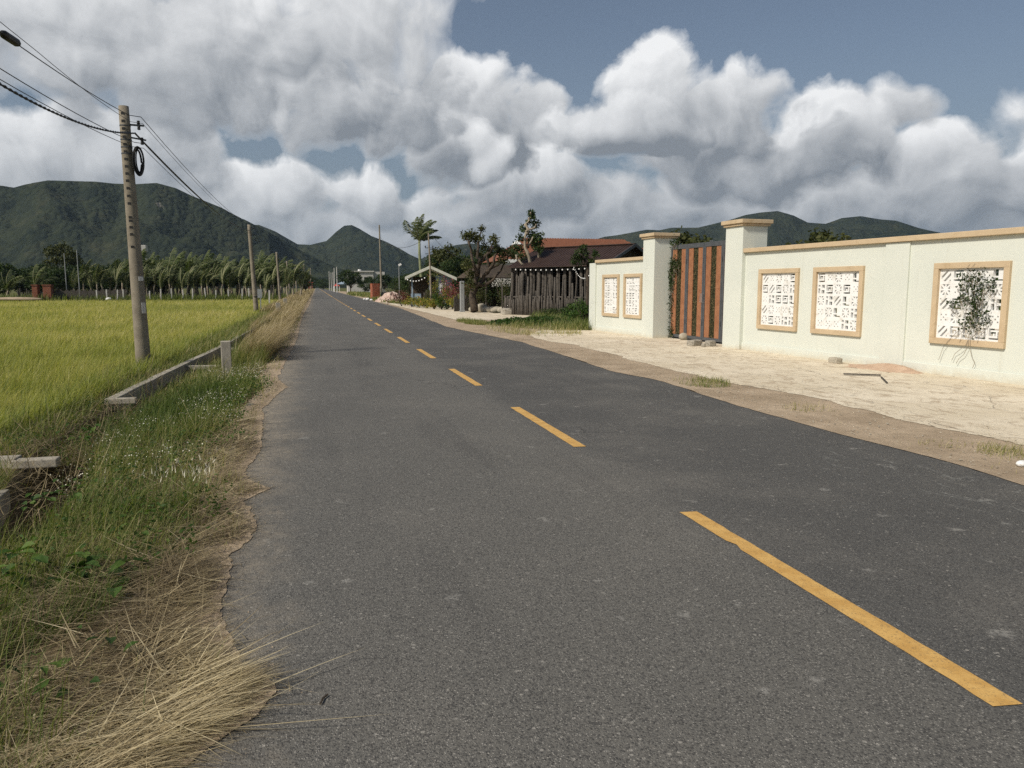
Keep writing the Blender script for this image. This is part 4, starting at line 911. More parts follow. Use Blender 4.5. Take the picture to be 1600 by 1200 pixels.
P2b = gnd(401, 492, -.3); P2t = at(389, 351, P2b[1]); pole2, d2_, H2 = utility_pole(P2b, P2t, .17, .11, 'leaning weathered utility pole at the field edge, second from the camera', True)
for k, zz in enumerate((.97, .90, .84)):
    m_ = MB(); a_ = Vector((d2_[0] * zz, d2_[1] * zz, H2 * zz)); m_.bar(a_, a_ + Vector((.38, .1, -.06)), .05, .05); m_.build('bracket', MA['darkmetal'], pole2)
m_ = MB(); m_.box(.12, .42, -.2, -.1, 1.15, 1.75); m_.build('number_plate', MA['silver'], pole2)
m_ = MB(); m_.tube([(0, 0, 1.2), (0, 0, 1.26)], .19, 14); m_.build('clamp', MA['black'], pole2)
m_ = MB(); m_.bar((.3, -.15, .3), (.3, -.15, 1.2), .07, .07); m_.build('conduit', MA['silver'], pole2)
far_poles = [((438, 470), (432, 394), 92, .15, .11, 'thin utility pole rising from the dry grass, third from the camera'),
             ((454, 460), (448, 408), 128, .16, .12, 'utility pole behind the palms, fourth from the camera'),
             ((464, 458), (461, 415), 165, .17, .13, 'far utility pole left of the road end, fifth from the camera'),
             ((470, 457), (468, 413), 200, .17, .13, 'far utility pole left of the road end, sixth from the camera'),
             ((477, 456), (475, 412), 240, .18, .14, 'far utility pole left of the road end, seventh from the camera'),
             ((486, 455), (485, 418), 290, .2, .15, 'farthest of the utility poles on the left of the road')]
tops = []
for (b_, t_, Y_, r0, r1, lab) in far_poles:
    B_ = at(b_[0], b_[1], Y_); T_ = at(t_[0], t_[1], Y_); B_[2] = -.2; utility_pole(B_, T_, r0, r1, lab, False); tops.append(T_)

def span(a, b, sag, n_=14):
    a = np.array(a, float); b = np.array(b, float); return [tuple(a + (b - a) * t - np.array([0, 0, 4 * sag * t * (1 - t)])) for t in np.linspace(0, 1, n_)]
A1 = Vector(P1b); A2 = Vector(P2b)
def p1(zf, ang, dx=0): v = A1 + onpole(zf, ang, 1.05); return np.array([v.x + dx, v.y, v.z])
def p2(zf, dx): return np.array([P2b[0] + d2_[0] * zf + dx, P2b[1], P2b[2] + H2 * zf])
def lefthit(px, py, X=-3.72): d_ = ray(px, py); return _C + d_ * (X / d_[0])
cables = [  # (pixel where it leaves the photo on the left, height on pole 1, side offset, height on pole 2, thickness, label)
    ((0, 50), .968, .0, .985, .0075, 'uppermost black cable, the one with the splice sleeve, over the left verge'),
    ((60, 82), .945, .02, .955, .005, 'thin cable just below the uppermost one on the near pole'),
    ((0, 107), .872, .05, .90, .007, 'black cable meeting the twisted bundle at the near pole'),
    ((0, 124), .856, .0, .87, .006, 'lowest straight black cable below the twisted bundle')]
ends = []
for (lp, z1_, dx, z2_, r, lab) in cables:
    L = lefthit(*lp); Q = p1(z1_, -.3, dx)
    dirn = (L - Q) / abs(L[1] - Q[1]); far = Q + dirn * (Q[1] + 14); far[2] += .5
    pts = [tuple(far)] + span(L, Q, .05, 10) + [tuple(v) for v in span(Q + np.array([.22, .02, -.02]), p2(z2_, .25), .38)]
    prev = p2(z2_, .25)
    for T_ in tops[:4]:
        nx_ = T_ + np.array([.2, 0, -.15 - (1 - z2_) * 4]); pts += span(prev, nx_, .35, 8)[1:]; prev = nx_
    m_ = MB(); m_.tube(pts, r, 5); tag(m_.build('power_cable', MA['black'], smooth=True), lab, 'cable', 'cables strung along the left utility poles')
# the twisted bundle
L = lefthit(0, 131); Q = p1(.905, -.3, .08); dirn = (L - Q) / abs(L[1] - Q[1]); far = Q + dirn * (Q[1] + 14)
path = [np.array(v) for v in span(far, L, .1, 30)] + [np.array(v) for v in span(L, Q, .16, 90)[1:]] + [np.array(v) for v in span(Q, p2(.93, .3), .50, 110)[1:]]
m_ = MB()
for s_ in (0, 1):
    ln = 0; pp = []
    for k, v in enumerate(path):
        if k: ln += np.linalg.norm(path[k] - path[k - 1])
        a = ln * 2 * math.pi / .34 + s_ * math.pi; pp.append(v + .010 * np.array([math.cos(a), 0, math.sin(a)]))
    m_.tube(pp, .011, 6)
o = m_.build('twisted_cable', MA['black'], smooth=True); tag(o, 'thick twisted black cable pair sagging to the near utility pole', 'cable')
# splice sleeve on the top cable
L = lefthit(*cables[0][0]); Q = p1(.968, -.3, 0); dv = (Q - L) / np.linalg.norm(Q - L); a_ = lefthit(4, 53); b_ = lefthit(29, 69)
a_ = L + dv * .04; b_ = L + dv * .62
m_ = MB(); m_.tube([a_, a_ + dv * .05, a_ + dv * .10, b_ - dv * .10, b_ - dv * .04, b_], [.018, .045, .055, .055, .04, .014], 10)
tag(m_.build('splice_sleeve', MA['black'], smooth=False), 'fat black splice sleeve on the uppermost cable at the top left', 'cable joint')

# ------------------------------------------------------------------ coconut palms behind the rice field
def palm_mesh(seed, H, nf, FL, droop, windy=.55, lw=.055, thick=.14, emin=.95, sparse=False):
    r_ = np.random.default_rng(seed); tr = MB(); cr = MB()
    px_ = [(0, 0, -.3)] + [(.12 * math.sin(k * .7 + seed), .10 * math.cos(k + seed) - .1, H * k / 5) for k in range(1, 6)]
    tr.tube(px_, [thick * (1.25 - .1 * k) for k in range(6)], 8, tint=.5)
    top = np.array(px_[-1])
    for f in range(nf):
        a = 2 * math.pi * f / nf + r_.normal(0, .25); el0 = r_.uniform(emin, 1.55); L = FL * r_.uniform(.75, 1.1)
        p = top.copy(); d_ = np.array([math.cos(a) * math.cos(el0), math.sin(a) * math.cos(el0), math.sin(el0)]); ns = 22; pts = [p.copy()]; dirs = []
        for k in range(ns):
            d_ = d_ + np.array([.060 * windy, .015 * windy, -.032 * droop - .002 * k]); d_ /= np.linalg.norm(d_); p = p + d_ * L / ns; pts.append(p.copy()); dirs.append(d_.copy())
        cr.tube(pts[::3] + [pts[-1]], [(.115 if sparse else .06) * (1 - .09 * k) for k in range(len(pts[::3]) + 1)], 4, cap=False, tint=.97)
        base_t = r_.normal(.42, .14)
        V = []; T = []
        for k in range(3, ns + 1):
            dd = dirs[k - 1]; s_ = np.cross(dd, [0, 0, 1.0]); s_ /= np.linalg.norm(s_) + 1e-6; ll = L * (.19 if sparse else .24) * math.sin(math.pi * min(1, (k + 2) / (ns + 3))) ** .6 + .05
            for sg in (-1, 1):
                for h_ in ((0,) if sparse else (0, .5)):
                    q0 = pts[k] - dd * h_ * L / ns
                    v = s_ * sg * .70 + dd * .55 + np.array([.40 * windy, .05, -.50]) + r_.normal(0, .14, 3); v /= np.linalg.norm(v)
                    e = dd * lw; t_ = q0 + v * ll * r_.uniform(.8, 1.15) + np.array([0, 0, -.05])
                    mid = q0 + v * ll * .5 
                    V += [q0, q0 + e * .6, mid + e, t_]; T.append(np.clip(base_t + r_.normal(0, .13), 0, 1))
        cr.add(V, [np.arange(len(V)).reshape(-1, 4)], T)
    return tr, cr
def make_palm(seed, H, nf, FL, droop, **k):
    t = thing('coconut_palm', None, None); tr, cr = palm_mesh(seed, H, nf, FL, droop, **k)
    tr.build('trunk', MA['palebark'], t, smooth=True); cr.build('crown', LM['palm'], t); return t
protos = [make_palm(s_, H, nf, FL, dr) for (s_, H, nf, FL, dr) in ((1, 1.5, 9, 3.6, .8), (2, 1.9, 8, 3.9, 1.0), (3, 1.3, 10, 3.5, .7), (4, 2.0, 9, 3.4, 1.1), (5, 1.7, 8, 3.3, 1.3))]
fprotos = [make_palm(s_, H, nf, FL, dr, sparse=True, windy=.42, thick=.11, emin=1.15) for (s_, H, nf, FL, dr) in ((21, 1.9, 7, 3.0, .5), (22, 2.2, 6, 3.2, .8), (23, 1.6, 7, 2.8, .4), (24, 2.3, 7, 2.9, .9), (25, 2.0, 6, 2.7, 1.2))]
G1 = 'front row of young coconut palms at the far edge of the rice field'
used = set()
def put_palm(i, X, Y, s, rz, lab, group):
    k = i % 5 + (5 if group == G1 else 0)
    o = (protos + fprotos)[k] if k not in used else copy_tree((protos + fprotos)[k]); used.add(k)
    o.location = (X, Y, -.35 if X < -5 else -.1); o.scale = (s, s, s); o.rotation_euler = (0, 0, rz); tag(o, lab, 'palm tree', group)
G1 = 'front row of young coconut palms at the far edge of the rice field'
G2 = 'coconut palms massed behind the front row'
xs_ = np.linspace(118, 470, 33); i = 0
for k, px in enumerate(xs_):
    Y_ = 116 + (k % 3) * 1.2 - max(0, (px - 380)) * .10; X_ = at(px + rng.uniform(-3, 3), 450, Y_)[0]
    put_palm(i, X_, Y_, rng.uniform(.88, 1.12), rng.normal(0, .5), 'young coconut palm with pale stem, front row beyond the rice field', G1); i += 1
for row in range(3):
    for k, px in enumerate(np.linspace(190, 486, 30 - row * 3)):
        Y_ = 123 + row * 8 + rng.uniform(-1.5, 1.5); X_ = at(px + rng.uniform(-4, 4), 450, Y_)[0]
        if X_ > -5.5: continue
        put_palm(i, X_, Y_, rng.uniform(1.12, 1.40) + .05 * row, rng.normal(0, .5), 'dark windblown coconut palm in the mass behind the front row', G2); i += 1
for k in range(12):
    Y_ = 150 + k * 11; put_palm(i, -8 - rng.uniform(0, 3), Y_, rng.uniform(.9, 1.1), rng.normal(0, .5), 'distant coconut palm left of the road towards the hills', 'coconut palms receding along the road'); i += 1
for (px, Y_, s, lab) in ((57, 113, .85, 'lone young palm with wide fronds by the brick gate piers'), (12, 128, 1.05, 'palm at the far left edge among dark trees')):
    put_palm(i, at(px, 450, Y_)[0], Y_, s, .4, lab, None); i += 1

# ------------------------------------------------------------------ leafy trees
def tree_mesh(seed, H, rad, squash=.75, nclump=46, lpc=60, ls=.20, trunk=.14, base=.28, mat='tree'):
    r_ = np.random.default_rng(seed); tr = MB(); cr = MB(); cz = H * (base + (1 - base) * .5); rz = H * (1 - base) * .5 * 1.05
    fork = H * base * .9
    tr.tube([(0, 0, -.3), (.05, .03, fork * .5), (.0, .0, fork)], [trunk * 1.35, trunk, trunk * .9], 8)
    cl = []
    for k in range(nclump):
        v = r_.normal(0, 1, 3); v /= np.linalg.norm(v); rr = r_.uniform(.25, 1) ** .5; bulge = 1 + .22 * math.sin(3 * v[0] + seed) * math.cos(2.3 * v[2] + seed * 2)
        cl.append(np.array([v[0] * rad * rr * bulge, v[1] * rad * rr * bulge, cz + v[2] * rz * rr * bulge]))
    for c_ in cl[::4]:
        tr.tube([(0, 0, fork * .9), (c_[0] * .45, c_[1] * .45, fork + (c_[2] - fork) * .45), tuple(c_)], [trunk * .6, trunk * .32, trunk * .1], 5, cap=False)
    for c_ in cl:
        cr_ = rad * r_.uniform(.20, .36); n_ = lpc; u_ = r_.normal(0, 1, (n_, 3)); u_ /= np.linalg.norm(u_, axis=1)[:, None]
        q_ = c_ + u_ * (r_.random(n_) ** .45)[:, None] * cr_ * np.array([1, 1, .75]); tb = r_.normal(.45, .16)
        leaves(cr, q_, ls * r_.uniform(.7, 1.3, n_), np.clip(tb + r_.normal(0, .14, n_), 0, 1), .2, .15, .6)
    return tr, cr
def make_tree(name, seed, *a, mat='tree', **k):
    t = thing(name, None, None); tr, cr = tree_mesh(seed, *a, **k); tr.build('trunk', MA['bark'], t, smooth=True); cr.build('crown', LM[mat], t); return t
TP = [make_tree('broadleaf_tree', 11, 6.0, 3.0, lpc=70, ls=.34), make_tree('broadleaf_tree', 12, 5.2, 3.3, lpc=70, ls=.34, base=.2), make_tree('broadleaf_tree', 13, 7.5, 2.9, lpc=75, ls=.36, mat='olive')]
tused = set()
def put_tree(k, X, Y, s, lab, group=None, sz=None, z=-.2):
    o = TP[k] if k not in tused else copy_tree(TP[k]); tused.add(k); o.location = (X, Y, z); o.scale = (s, s, sz or s); o.rotation_euler = (0, 0, rng.uniform(0, 6.28)); tag(o, lab, 'tree', group); return o
GL = 'dark trees massed behind the left end of the rice field'
for k in range(26):
    px = -60 + k * 12.5 + rng.uniform(-5, 5); Y_ = rng.uniform(122, 150); put_tree(k % 2, at(px, 450, Y_)[0], Y_, rng.uniform(.68, 1.0), 'dark bushy tree in the mass beyond the left of the rice field', GL)
put_tree(2, at(100, 450, 140)[0], 140, 1.02, 'taller round olive tree standing above the dark trees on the left', None, 1.15)
put_tree(2, at(478, 450, 180)[0], 180, .62, 'bushy tree behind the last palms left of the road', None)
GR = 'green trees beyond the hut on the right of the road'
for (px, Y_, s, k) in ((548, 190, .98, 0), (575, 200, .8, 1), (600, 185, .78, 0), (625, 150, .70, 1), (640, 110, .62, 0), (700, 88, .85, 2), (728, 80, .9, 1), (755, 84, .95, 0), (690, 105, 1.0, 0), (790, 90, .95, 1), (505, 420, 1.1, 1), (520, 400, .9, 0), (488, 430, 1.3, 1), (660, 125, .9, 1)):
    put_tree(k, at(px, 450, Y_)[0], Y_, s, dict([(548, 'big round dark green tree beside the far right roadside'), (505, 'distant tree right at the road end')]).get(px, 'green tree in the belt of trees beyond the tin roofed hut'), None if px in (548, 505) else GR)
# greenery showing above the cream wall
for (px, Y_, s, k, lab) in ((1068, 27, .50, 2, 'thin tree whose top shows above the left half of the gate'), (1112, 26, .49, 1, 'leafy tree top showing above the right half of the gate'), (1212, 22, .53, 1, 'tree just behind the tall right gate pillar'), (1245, 23, .50, 0, 'tree top showing over the wall right of the tall pillar'), (1285, 24, .49, 2, 'sparser tree top over the wall further right of the pillar'), (1590, 17, .47, 1, 'tree top peeping over the wall at the right edge of the photo')):
    put_tree(k, at(px, 450, Y_)[0], Y_, s, lab)
# vine on the third lattice window and on the gate
def vine(name, lab, cl, tend, P0, U, Vv, n_l, ls):
    t = thing(name, lab, 'vine', tuple(P0)); st = MB(); le = MB()
    U, Vv = np.array(U), np.array(Vv)
    for path_ in tend: st.tube([tuple(U * a + Vv * c_ + np.array([0, 0, z])) for (a, z, c_) in path_], .0045, 4, cap=False)
    for (a, z, ra, rz_, k) in cl:
        q_ = U[None] * (a + np.clip(rng.normal(0, ra, k), -1.8 * ra, 1.8 * ra))[:, None] + Vv[None] * (.0 + rng.uniform(-.01, .07, k))[:, None] + np.stack([np.zeros(k), np.zeros(k), np.minimum(z + rng.normal(0, rz_, k), 1.93 if z < 2 and a < .5 and P0[1] < 15 else 9)], -1)
        leaves(le, q_, ls * rng.uniform(.6, 1.2, k), np.clip(rng.normal(.4, .25, k), 0, 1), .1, .2, .6)
        for _ in range(k // 14):
            a0, z0 = a + rng.normal(0, ra), z + rng.normal(0, rz_); st.tube([tuple(U * a0 + Vv * .03 + np.array([0, 0, z0])), tuple(U * (a0 + rng.normal(0, .06)) + Vv * .05 + np.array([0, 0, z0 - .1])), tuple(U * (a0 + rng.normal(0, .1)) + Vv * .02 + np.array([0, 0, z0 - .22]))], .003, 4, cap=False)
    st.build('stem', MA['palebark'], t); le.build('foliage', LM['tree'], t); return t
UA, VA = (-.0735, .9973, 0), (-.9973, -.0735, 0)
b0_ = wallpt(u(10.95), 0, 0)
vine('climbing_vine', 'half dry vine climbing over the rightmost lattice window, its bare tendrils hanging below', 
     [(-.22, 1.62, .09, .19, 170), (-.12, 1.35, .08, .16, 130), (-.20, 1.08, .10, .13, 100), (.04, 1.72, .10, .08, 80), (.10, 1.45, .05, .10, 70), (.30, 1.30, .07, .03, 40), (-.05, .95, .12, .07, 60), (-.45, 1.62, .05, .08, 60), (-.40, 1.05, .05, .1, 40)],
     [[(-.15, 1.7, .02), (-.12, 1.2, .04), (-.10, .75, .03), (-.06, .60, .04), (.06, .50, .04), (.17, .42, .02), (.22, .30, .02)], [(-.08, .8, .03), (-.10, .58, .04), (-.02, .42, .03), (.08, .34, .02), (.13, .25, .02)],
      [(-.12, .75, .03), (-.14, .55, .04), (-.17, .40, .02), (-.24, .30, .02), (-.20, .20, .015)], [(.05, .9, .03), (.30, .65, .04), (.42, .50, .03), (.47, .36, .02), (.50, .28, .02)], [(-.3, 1.6, .03), (-.32, 1.2, .03), (-.2, .8, .03)]],
     b0_, UA, VA, 0, .055)
b1_ = wallpt(u(21.55), -.47, 0)
vine('climbing_vine', 'green vine climbing the gate edge beside the left pillar',
     [(.12, 2.2, .10, .16, 260), (.18, 1.85, .06, .22, 200), (.2, 1.4, .05, .25, 110), (-.1, 2.25, .12, .10, 120), (.2, .8, .05, .3, 60), (.15, .2, .1, .12, 90), (.1, 2.95, .15, .08, 90)],
     [[(.2, 0, .02), (.17, .8, .03), (.21, 1.5, .02), (.16, 2.4, .03), (.1, 2.95, .0)], [(.15, 0, .02), (.2, .9, .03), (.12, 1.7, .02), (-.1, 2.3, .03)]], b1_, UA, VA, 0, .07)

# ------------------------------------------------------------------ far side of the rice field
def on2(px, Y, z=0.0):
    p = at(px, 450, Y); return (p[0], Y, z)
GP = 'white concrete fence posts in front of the palms'
fp = MB(); fp.box(-.075, .075, -.075, .075, -.4, 1.6); fpo = None
for k, px in enumerate([150, 166, 182, 193, 207, 234, 252, 268, 285, 301, 320, 338, 357, 376, 420, 388]):
    if fpo is None: fpo = fp.build('fence_post', MA['plaster'], bevel=.01); o = fpo
    else: o = fpo.copy(); COL.objects.link(o)
    o.location = on2(px + rng.uniform(-2, 2), 111.5 if px < 400 else 86, -.35); o.rotation_euler = (R_(rng.uniform(-3, 3)), R_(rng.uniform(-3, 3)), 0); o.scale = (1, 1, rng.uniform(.85, 1.15))
    tag(o, 'square white post standing in front of the palm trunks beyond the rice', 'fence post', GP)
for (px, w, lab) in ((56, .62, 'left of two red brick gate piers beyond the rice field'), (75, .95, 'right and wider of two red brick gate piers beyond the rice field')):
    t = thing('brick_pier', lab, 'gate pier', on2(px, 112, -.4)); MB().box(-w / 2, w / 2, -.5, .5, 0, 2.15).build('shaft', MA['brick'], t, bevel=.02); MB().box(-w / 2 - .08, w / 2 + .08, -.58, .58, 2.152, 2.27).build('cap', MA['brick'], t)
t = thing('sheet_fence', 'low fence of reddish grey reed sheets beyond the rice, right of the brick piers', 'fence', on2(100, 112.6, -.4))
for k in range(10):
    m_ = MB(); x0 = -2.0 + k * .95
    for j in range(9): m_.box(x0 + j * .1, x0 + j * .1 + .085, -.03 + .01 * (j % 2), .03, 0, 1.55 + .12 * math.sin(k * 2.1 + j))
    m_.build('panel', MA['wood'], t)
t = thing('wooden_fence', 'row of thin grey palings beyond the rice field, left of the brick piers', 'fence', on2(44, 113.4, -.4))
for k in range(14): MB().box(-1.3 + k * .26, -1.2 + k * .26, -.03, .03, 0, 1.5 + .3 * math.sin(k * 1.9)).build('paling', MA['wood'], t)
for (px, h, lab) in ((104, 6.4, 'thin grey street lamp post above the reed fence, left one'), (124, 6.9, 'thin grey post left of the palm row, right one')):
    m_ = MB(); m_.tube([(0, 0, 0), (0, 0, h)], [.07, .05], 8); o = m_.build('steel_post', MA['grey'], loc=on2(px, 114, -.4)); tag(o, lab, 'post')
rock('soil_mound', 'low brown mound of dug soil at the far left edge of the rice', 'mound', on2(18, 109, -.2), (6.8, 1.6, .55), 41, mat='dirt')
rock('white_slab', 'tilted white stone at the rice edge beneath the palms', 'stone', on2(169, 110.6, -.2), (.8, .6, .45), 42, mat='white')
mb = MB(); n_ = 9000; Y = rng.uniform(110, 118, n_); X = -(Y * .44 + 3) * rng.random(n_) - 3.5
blades(mb, np.stack([X, Y, np.full(n_, -.3)], -1), rng.uniform(.4, 1.3, n_), .09, rng.normal(0, 1.4, n_), np.abs(rng.normal(.3, .3, n_)), rng.normal(.8, .5, n_), np.clip(rng.normal(.2, .2, n_), 0, 1), 2)
tag(mb.build('undergrowth', LM['grass']), kind='stuff')
# pylon far behind, seen above the palms
t = thing('roof_tank', 'small whitish structure poking above the palms beside the near pole', 'tank', on2(222, 190, 0)); m_ = MB()
for sx_ in (-1.2, 1.2): m_.bar((sx_, 0, 0), (sx_, 0, 9.5), .25)
m_.build('stand', MA['plaster'], t); MB().box(-1.5, 1.5, -1, 1, 9.5, 10.9).build('tank', MA['plaster'], t, bevel=.1)

# ------------------------------------------------------------------ log walled restaurant with the brown roof
hd = R_(32.6); ux = Vector((-math.sin(hd), math.cos(hd), 0)); uy = Vector((math.cos(hd), math.sin(hd), 0))
A = Vector((14.6, 38.0, 0)); LEN, WID, EZ, RZ_ = 6.6, 4.6, 2.85, 3.88
rest = thing('restaurant', 'rustic hall with dark brown sheet roof and log walls behind the cream wall end', 'building', tuple(A), math.atan2(ux.y, ux.x))
# local x along the ridge, local -y towards the right/back
def Lc(a, b, z): return (a, -b, z)
m_ = MB(); th = .05
for (b0, z0, b1, z1) in ((-.35, EZ - .12, WID / 2, RZ_), (WID / 2, RZ_, WID + .35, EZ - .12)):
    V = [Lc(-.45, b0, z0), Lc(LEN, b0, z0), Lc(LEN, b1, z1), Lc(-.45, b1, z1)]; V += [(v[0], v[1], v[2] - th) for v in V]
    m_.add(V, [[[0, 1, 2, 3], [7, 6, 5, 4], [0, 4, 5, 1], [1, 5, 6, 2], [2, 6, 7, 3], [3, 7, 4, 0]]])
    for k in range(int((LEN + .45) / .22)):          # raised seams of the sheet
        a = -.4 + k * .22; m_.bar(Lc(a, b0, z0 + .01), Lc(a, b1, z1 + .01), .025, .02)
roof = m_.build('roof', MA['brownroof'], rest)
m_ = MB(); m_.bar(Lc(-.5, WID / 2, RZ_ + .03), Lc(LEN + .05, WID / 2, RZ_ + .03), .28, .04); m_.build('ridge_cap', MA['brownroof'], roof)
for (b0, b1) in ((-.38, WID / 2), (WID + .38, WID / 2)):
    m_ = MB(); m_.bar(Lc(-.49, b0, EZ - .16), Lc(-.49, b1, RZ_ - .04), .04, .16, up=(0, 0, 1)); m_.build('barge_board', MA['darkmetal'], roof)
m_ = MB()
for k in range(24):
    b = .1 + k * (WID - .2) / 24; zt = EZ + (RZ_ - EZ) * (1 - abs(b - WID / 2) / (WID / 2)) - .16
    m_.box(.05, .10 + .012 * (k % 2), -b - (WID - .2) / 24 + .02, -b, .0, zt)
m_.build('gable_boards', MA['bark'], rest)
m_ = MB(); m_.box(.1, LEN - .1, -WID, -WID + .08, 0, EZ - .1); m_.box(LEN - .15, LEN - .07, -WID + .08, -.2, 0, EZ - .05); m_.build('back_wall', MA['bark'], rest)
r_ = random.Random(5)
for k in range(40):                                   # upright logs that carry the eave
    a = .1 + k * (LEN - .2) / 39 + r_.uniform(-.08, .08); rad = r_.uniform(.045, .12); h = r_.choice([EZ - .1, EZ - .12, EZ - .1, r_.uniform(1.7, 2.6)]); j = r_.uniform(-.10, .10); b = r_.uniform(-.05, .25)
    m_ = MB(); m_.tube([Lc(a, b, -.1), Lc(a + j * .4, b, h * .35), Lc(a + j, b + .03, h * .7), Lc(a + j * .6, b, h)], [rad * 1.2, rad, rad * .95, rad * .8], 9, jit=.12); m_.build('log', MA['wood'], rest, smooth=True)
# picket fence of split trunks in front of it
fen = thing('picket_fence', 'rough picket fence of split grey logs in front of the log walled hall', 'fence', tuple(A + ux * 6.3 - uy * 1.0), math.atan2(ux.y, ux.x) + math.pi)
FL_ = 8.2
for k in range(64):
    a = k * FL_ / 64 + r_.uniform(-.04, .04); h = r_.uniform(.85, 1.25) if k % 5 else r_.uniform(1.3, 2.3); rad = r_.uniform(.035, .075)
    m_ = MB(); m_.tube([(a, 0, -.1), (a + r_.uniform(-.03, .03), 0, h * .6), (a + r_.uniform(-.05, .05), 0, h)], [rad, rad * .9, rad * .7], 7, jit=.1); m_.build('picket', MA['wood'], fen, smooth=True)
for z_ in (.35, 1.02):
    m_ = MB(); m_.tube([(-.1, .1, z_), (FL_ * .5, .09, z_ + .03), (FL_, .1, z_)], .04, 7); m_.build('rail', MA['wood'], fen)
# string lights under the eave
def bulbs(name, lab, a, b, sag, n_, r=.045):
    t = thing(name, lab, 'string lights'); pts = span(a, b, sag, n_ + 1); m_ = MB(); m_.tube(pts, .008, 4); m_.build('wire', MA['black'], t)
    first = None
    for p in pts[:-1]:
        if first is None:
            q_ = MB(); q_.lathe((0, 0, 0), [(0, -2.0 * r), (r * .8, -1.5 * r), (r, -r), (r * .7, -.3 * r), (r * .3, 0)], 8); first = q_.build('bulb', MA['glasswhite'], t, smooth=True); o = first
        else: o = first.copy(); COL.objects.link(o); o.parent = t
        o.location = p
a_ = A + ux * (-.3) - uy * .42; b_ = A + ux * 6.2 - uy * .42
bulbs('string_lights', 'string of white bulbs along the brown roof eave', (a_.x, a_.y, EZ - .22), (b_.x, b_.y, EZ - .22), .08, 17)
c_ = A + ux * 1.5 - uy * 2.6; bulbs('string_lights', 'drooping string of white bulbs beside the end of the cream wall', tuple(at(897, 417, 38.5)), tuple(at(925, 424, 33)), .42, 14, .035)
# thick carved trunk posts at the corner of the yard
def trunkpost(px, pyb, Y, h, rad, mat, lab, cat='post'):
    p = at(px, pyb, Y); p[2] = 0; m_ = MB(); m_.tube([(0, 0, -.1), (.03, 0, h * .3), (-.04, .02, h * .6), (.0, 0, h * .9), (.03, 0, h)], [rad * 1.15, rad * .95, rad * 1.05, rad * .85, rad * .6], 12, jit=.09)
    o = m_.build('trunk_post', MA[mat], smooth=True, loc=tuple(p)); tag(o, lab, cat); return o
trunkpost(816, 492, 42.5, 2.4, .17, 'wood', 'thick grey trunk post at the left corner of the log fence')
trunkpost(808, 478, 45, 2.2, .17, 'palebark', 'pale stripped trunk standing left of the thick corner post')
trunkpost(826, 490, 42.8, 2.7, .12, 'wood', 'slimmer dark trunk post just right of the thick corner post')

# orange roofed house behind
t = thing('tiled_house', 'large house with orange tiled hipped roof behind the brown roofed hall', 'house', (21.6, 60, 0), 0)
m_ = MB(); m_.box(-6.2, 6.6, 0, 8, 0, 3.75); m_.build('wall', MA['plaster'], t)
V = [(-6.9, -.7, 3.75), (7.2, -.7, 3.75), (7.2, 8.7, 3.75), (-6.9, 8.7, 3.75), (-4.2, 4, 5.75), (4.9, 4, 5.75)]
m_ = MB(); m_.add(V, [[[0, 1, 5, 4], [2, 3, 4, 5]], [[1, 2, 5], [3, 0, 4]], [[3, 2, 1, 0]]])
for k in range(60):
    x = -6.8 + k * .235; f = np.clip(min((x + 6.9) / 2.7, (7.2 - x) / 2.3, 1), 0, 1); m_.bar((x, -.69, 3.77), (x, -.69 + 4.69 * f, 3.77 + 2.0 * f), .06, .05)
roof = m_.build('roof', MA['orangeroof'], t); m_ = MB(); m_.box(-7.0, 7.3, -.8, -.703, 3.50, 3.76); m_.build('fascia', MA['white'], roof)
for x in (-4, -1, 2, 5):
    f = MB().box(x, x + 1.2, -.06, .02, 1.1, 2.4).build('window', MA['white'], t); MB().box(x + .1, x + 1.1, -.08, -.062, 1.2, 2.3).build('pane', MA['black'], f)
# second smaller dark roof left of it
t = thing('thatched_shelter', 'low dark roofed shelter behind the gnarled tree', 'shelter', (12.6, 52, 0), .3)
m_ = MB(); V = [(-2.6, -2, 2.2), (2.6, -2, 2.2), (2.6, 2, 2.2), (-2.6, 2, 2.2), (-2.2, 0, 3.1), (2.2, 0, 3.1)]; m_.add(V, [[[0, 1, 5, 4], [2, 3, 4, 5]], [[1, 2, 5], [3, 0, 4]], [[3, 2, 1, 0]]]); m_.build('roof', MA['bark'], t)
for sx_ in (-2.3, 0, 2.3):
    for sy_ in (-1.7, 1.7): MB().tube([(sx_, sy_, 0), (sx_, sy_, 2.2)], .08, 7).build('post', MA['wood'], t)
m_ = MB(); m_.box(-2.2, 2.2, 1.2, 1.3, 0, 1.6); m_.build('back_boards', MA['redpaint'] if False else MA['bark'], t)
t = thing('yard_lamp', 'lamp with white conical shade on a thin pole before the orange roof', 'lamp', tuple(at(808, 452, 50)), 0); t.location.z = 0
MB().tube([(0, 0, 0), (0, 0, 4.45)], .04, 8).build('pole', MA['grey'], t); m_ = MB(); m_.lathe((0, 0, 4.4), [(.42, 0), (.30, .06), (.08, .26), (0, .28)], 14); m_.build('lamp_shade', MA['glasswhite'], t, smooth=True)

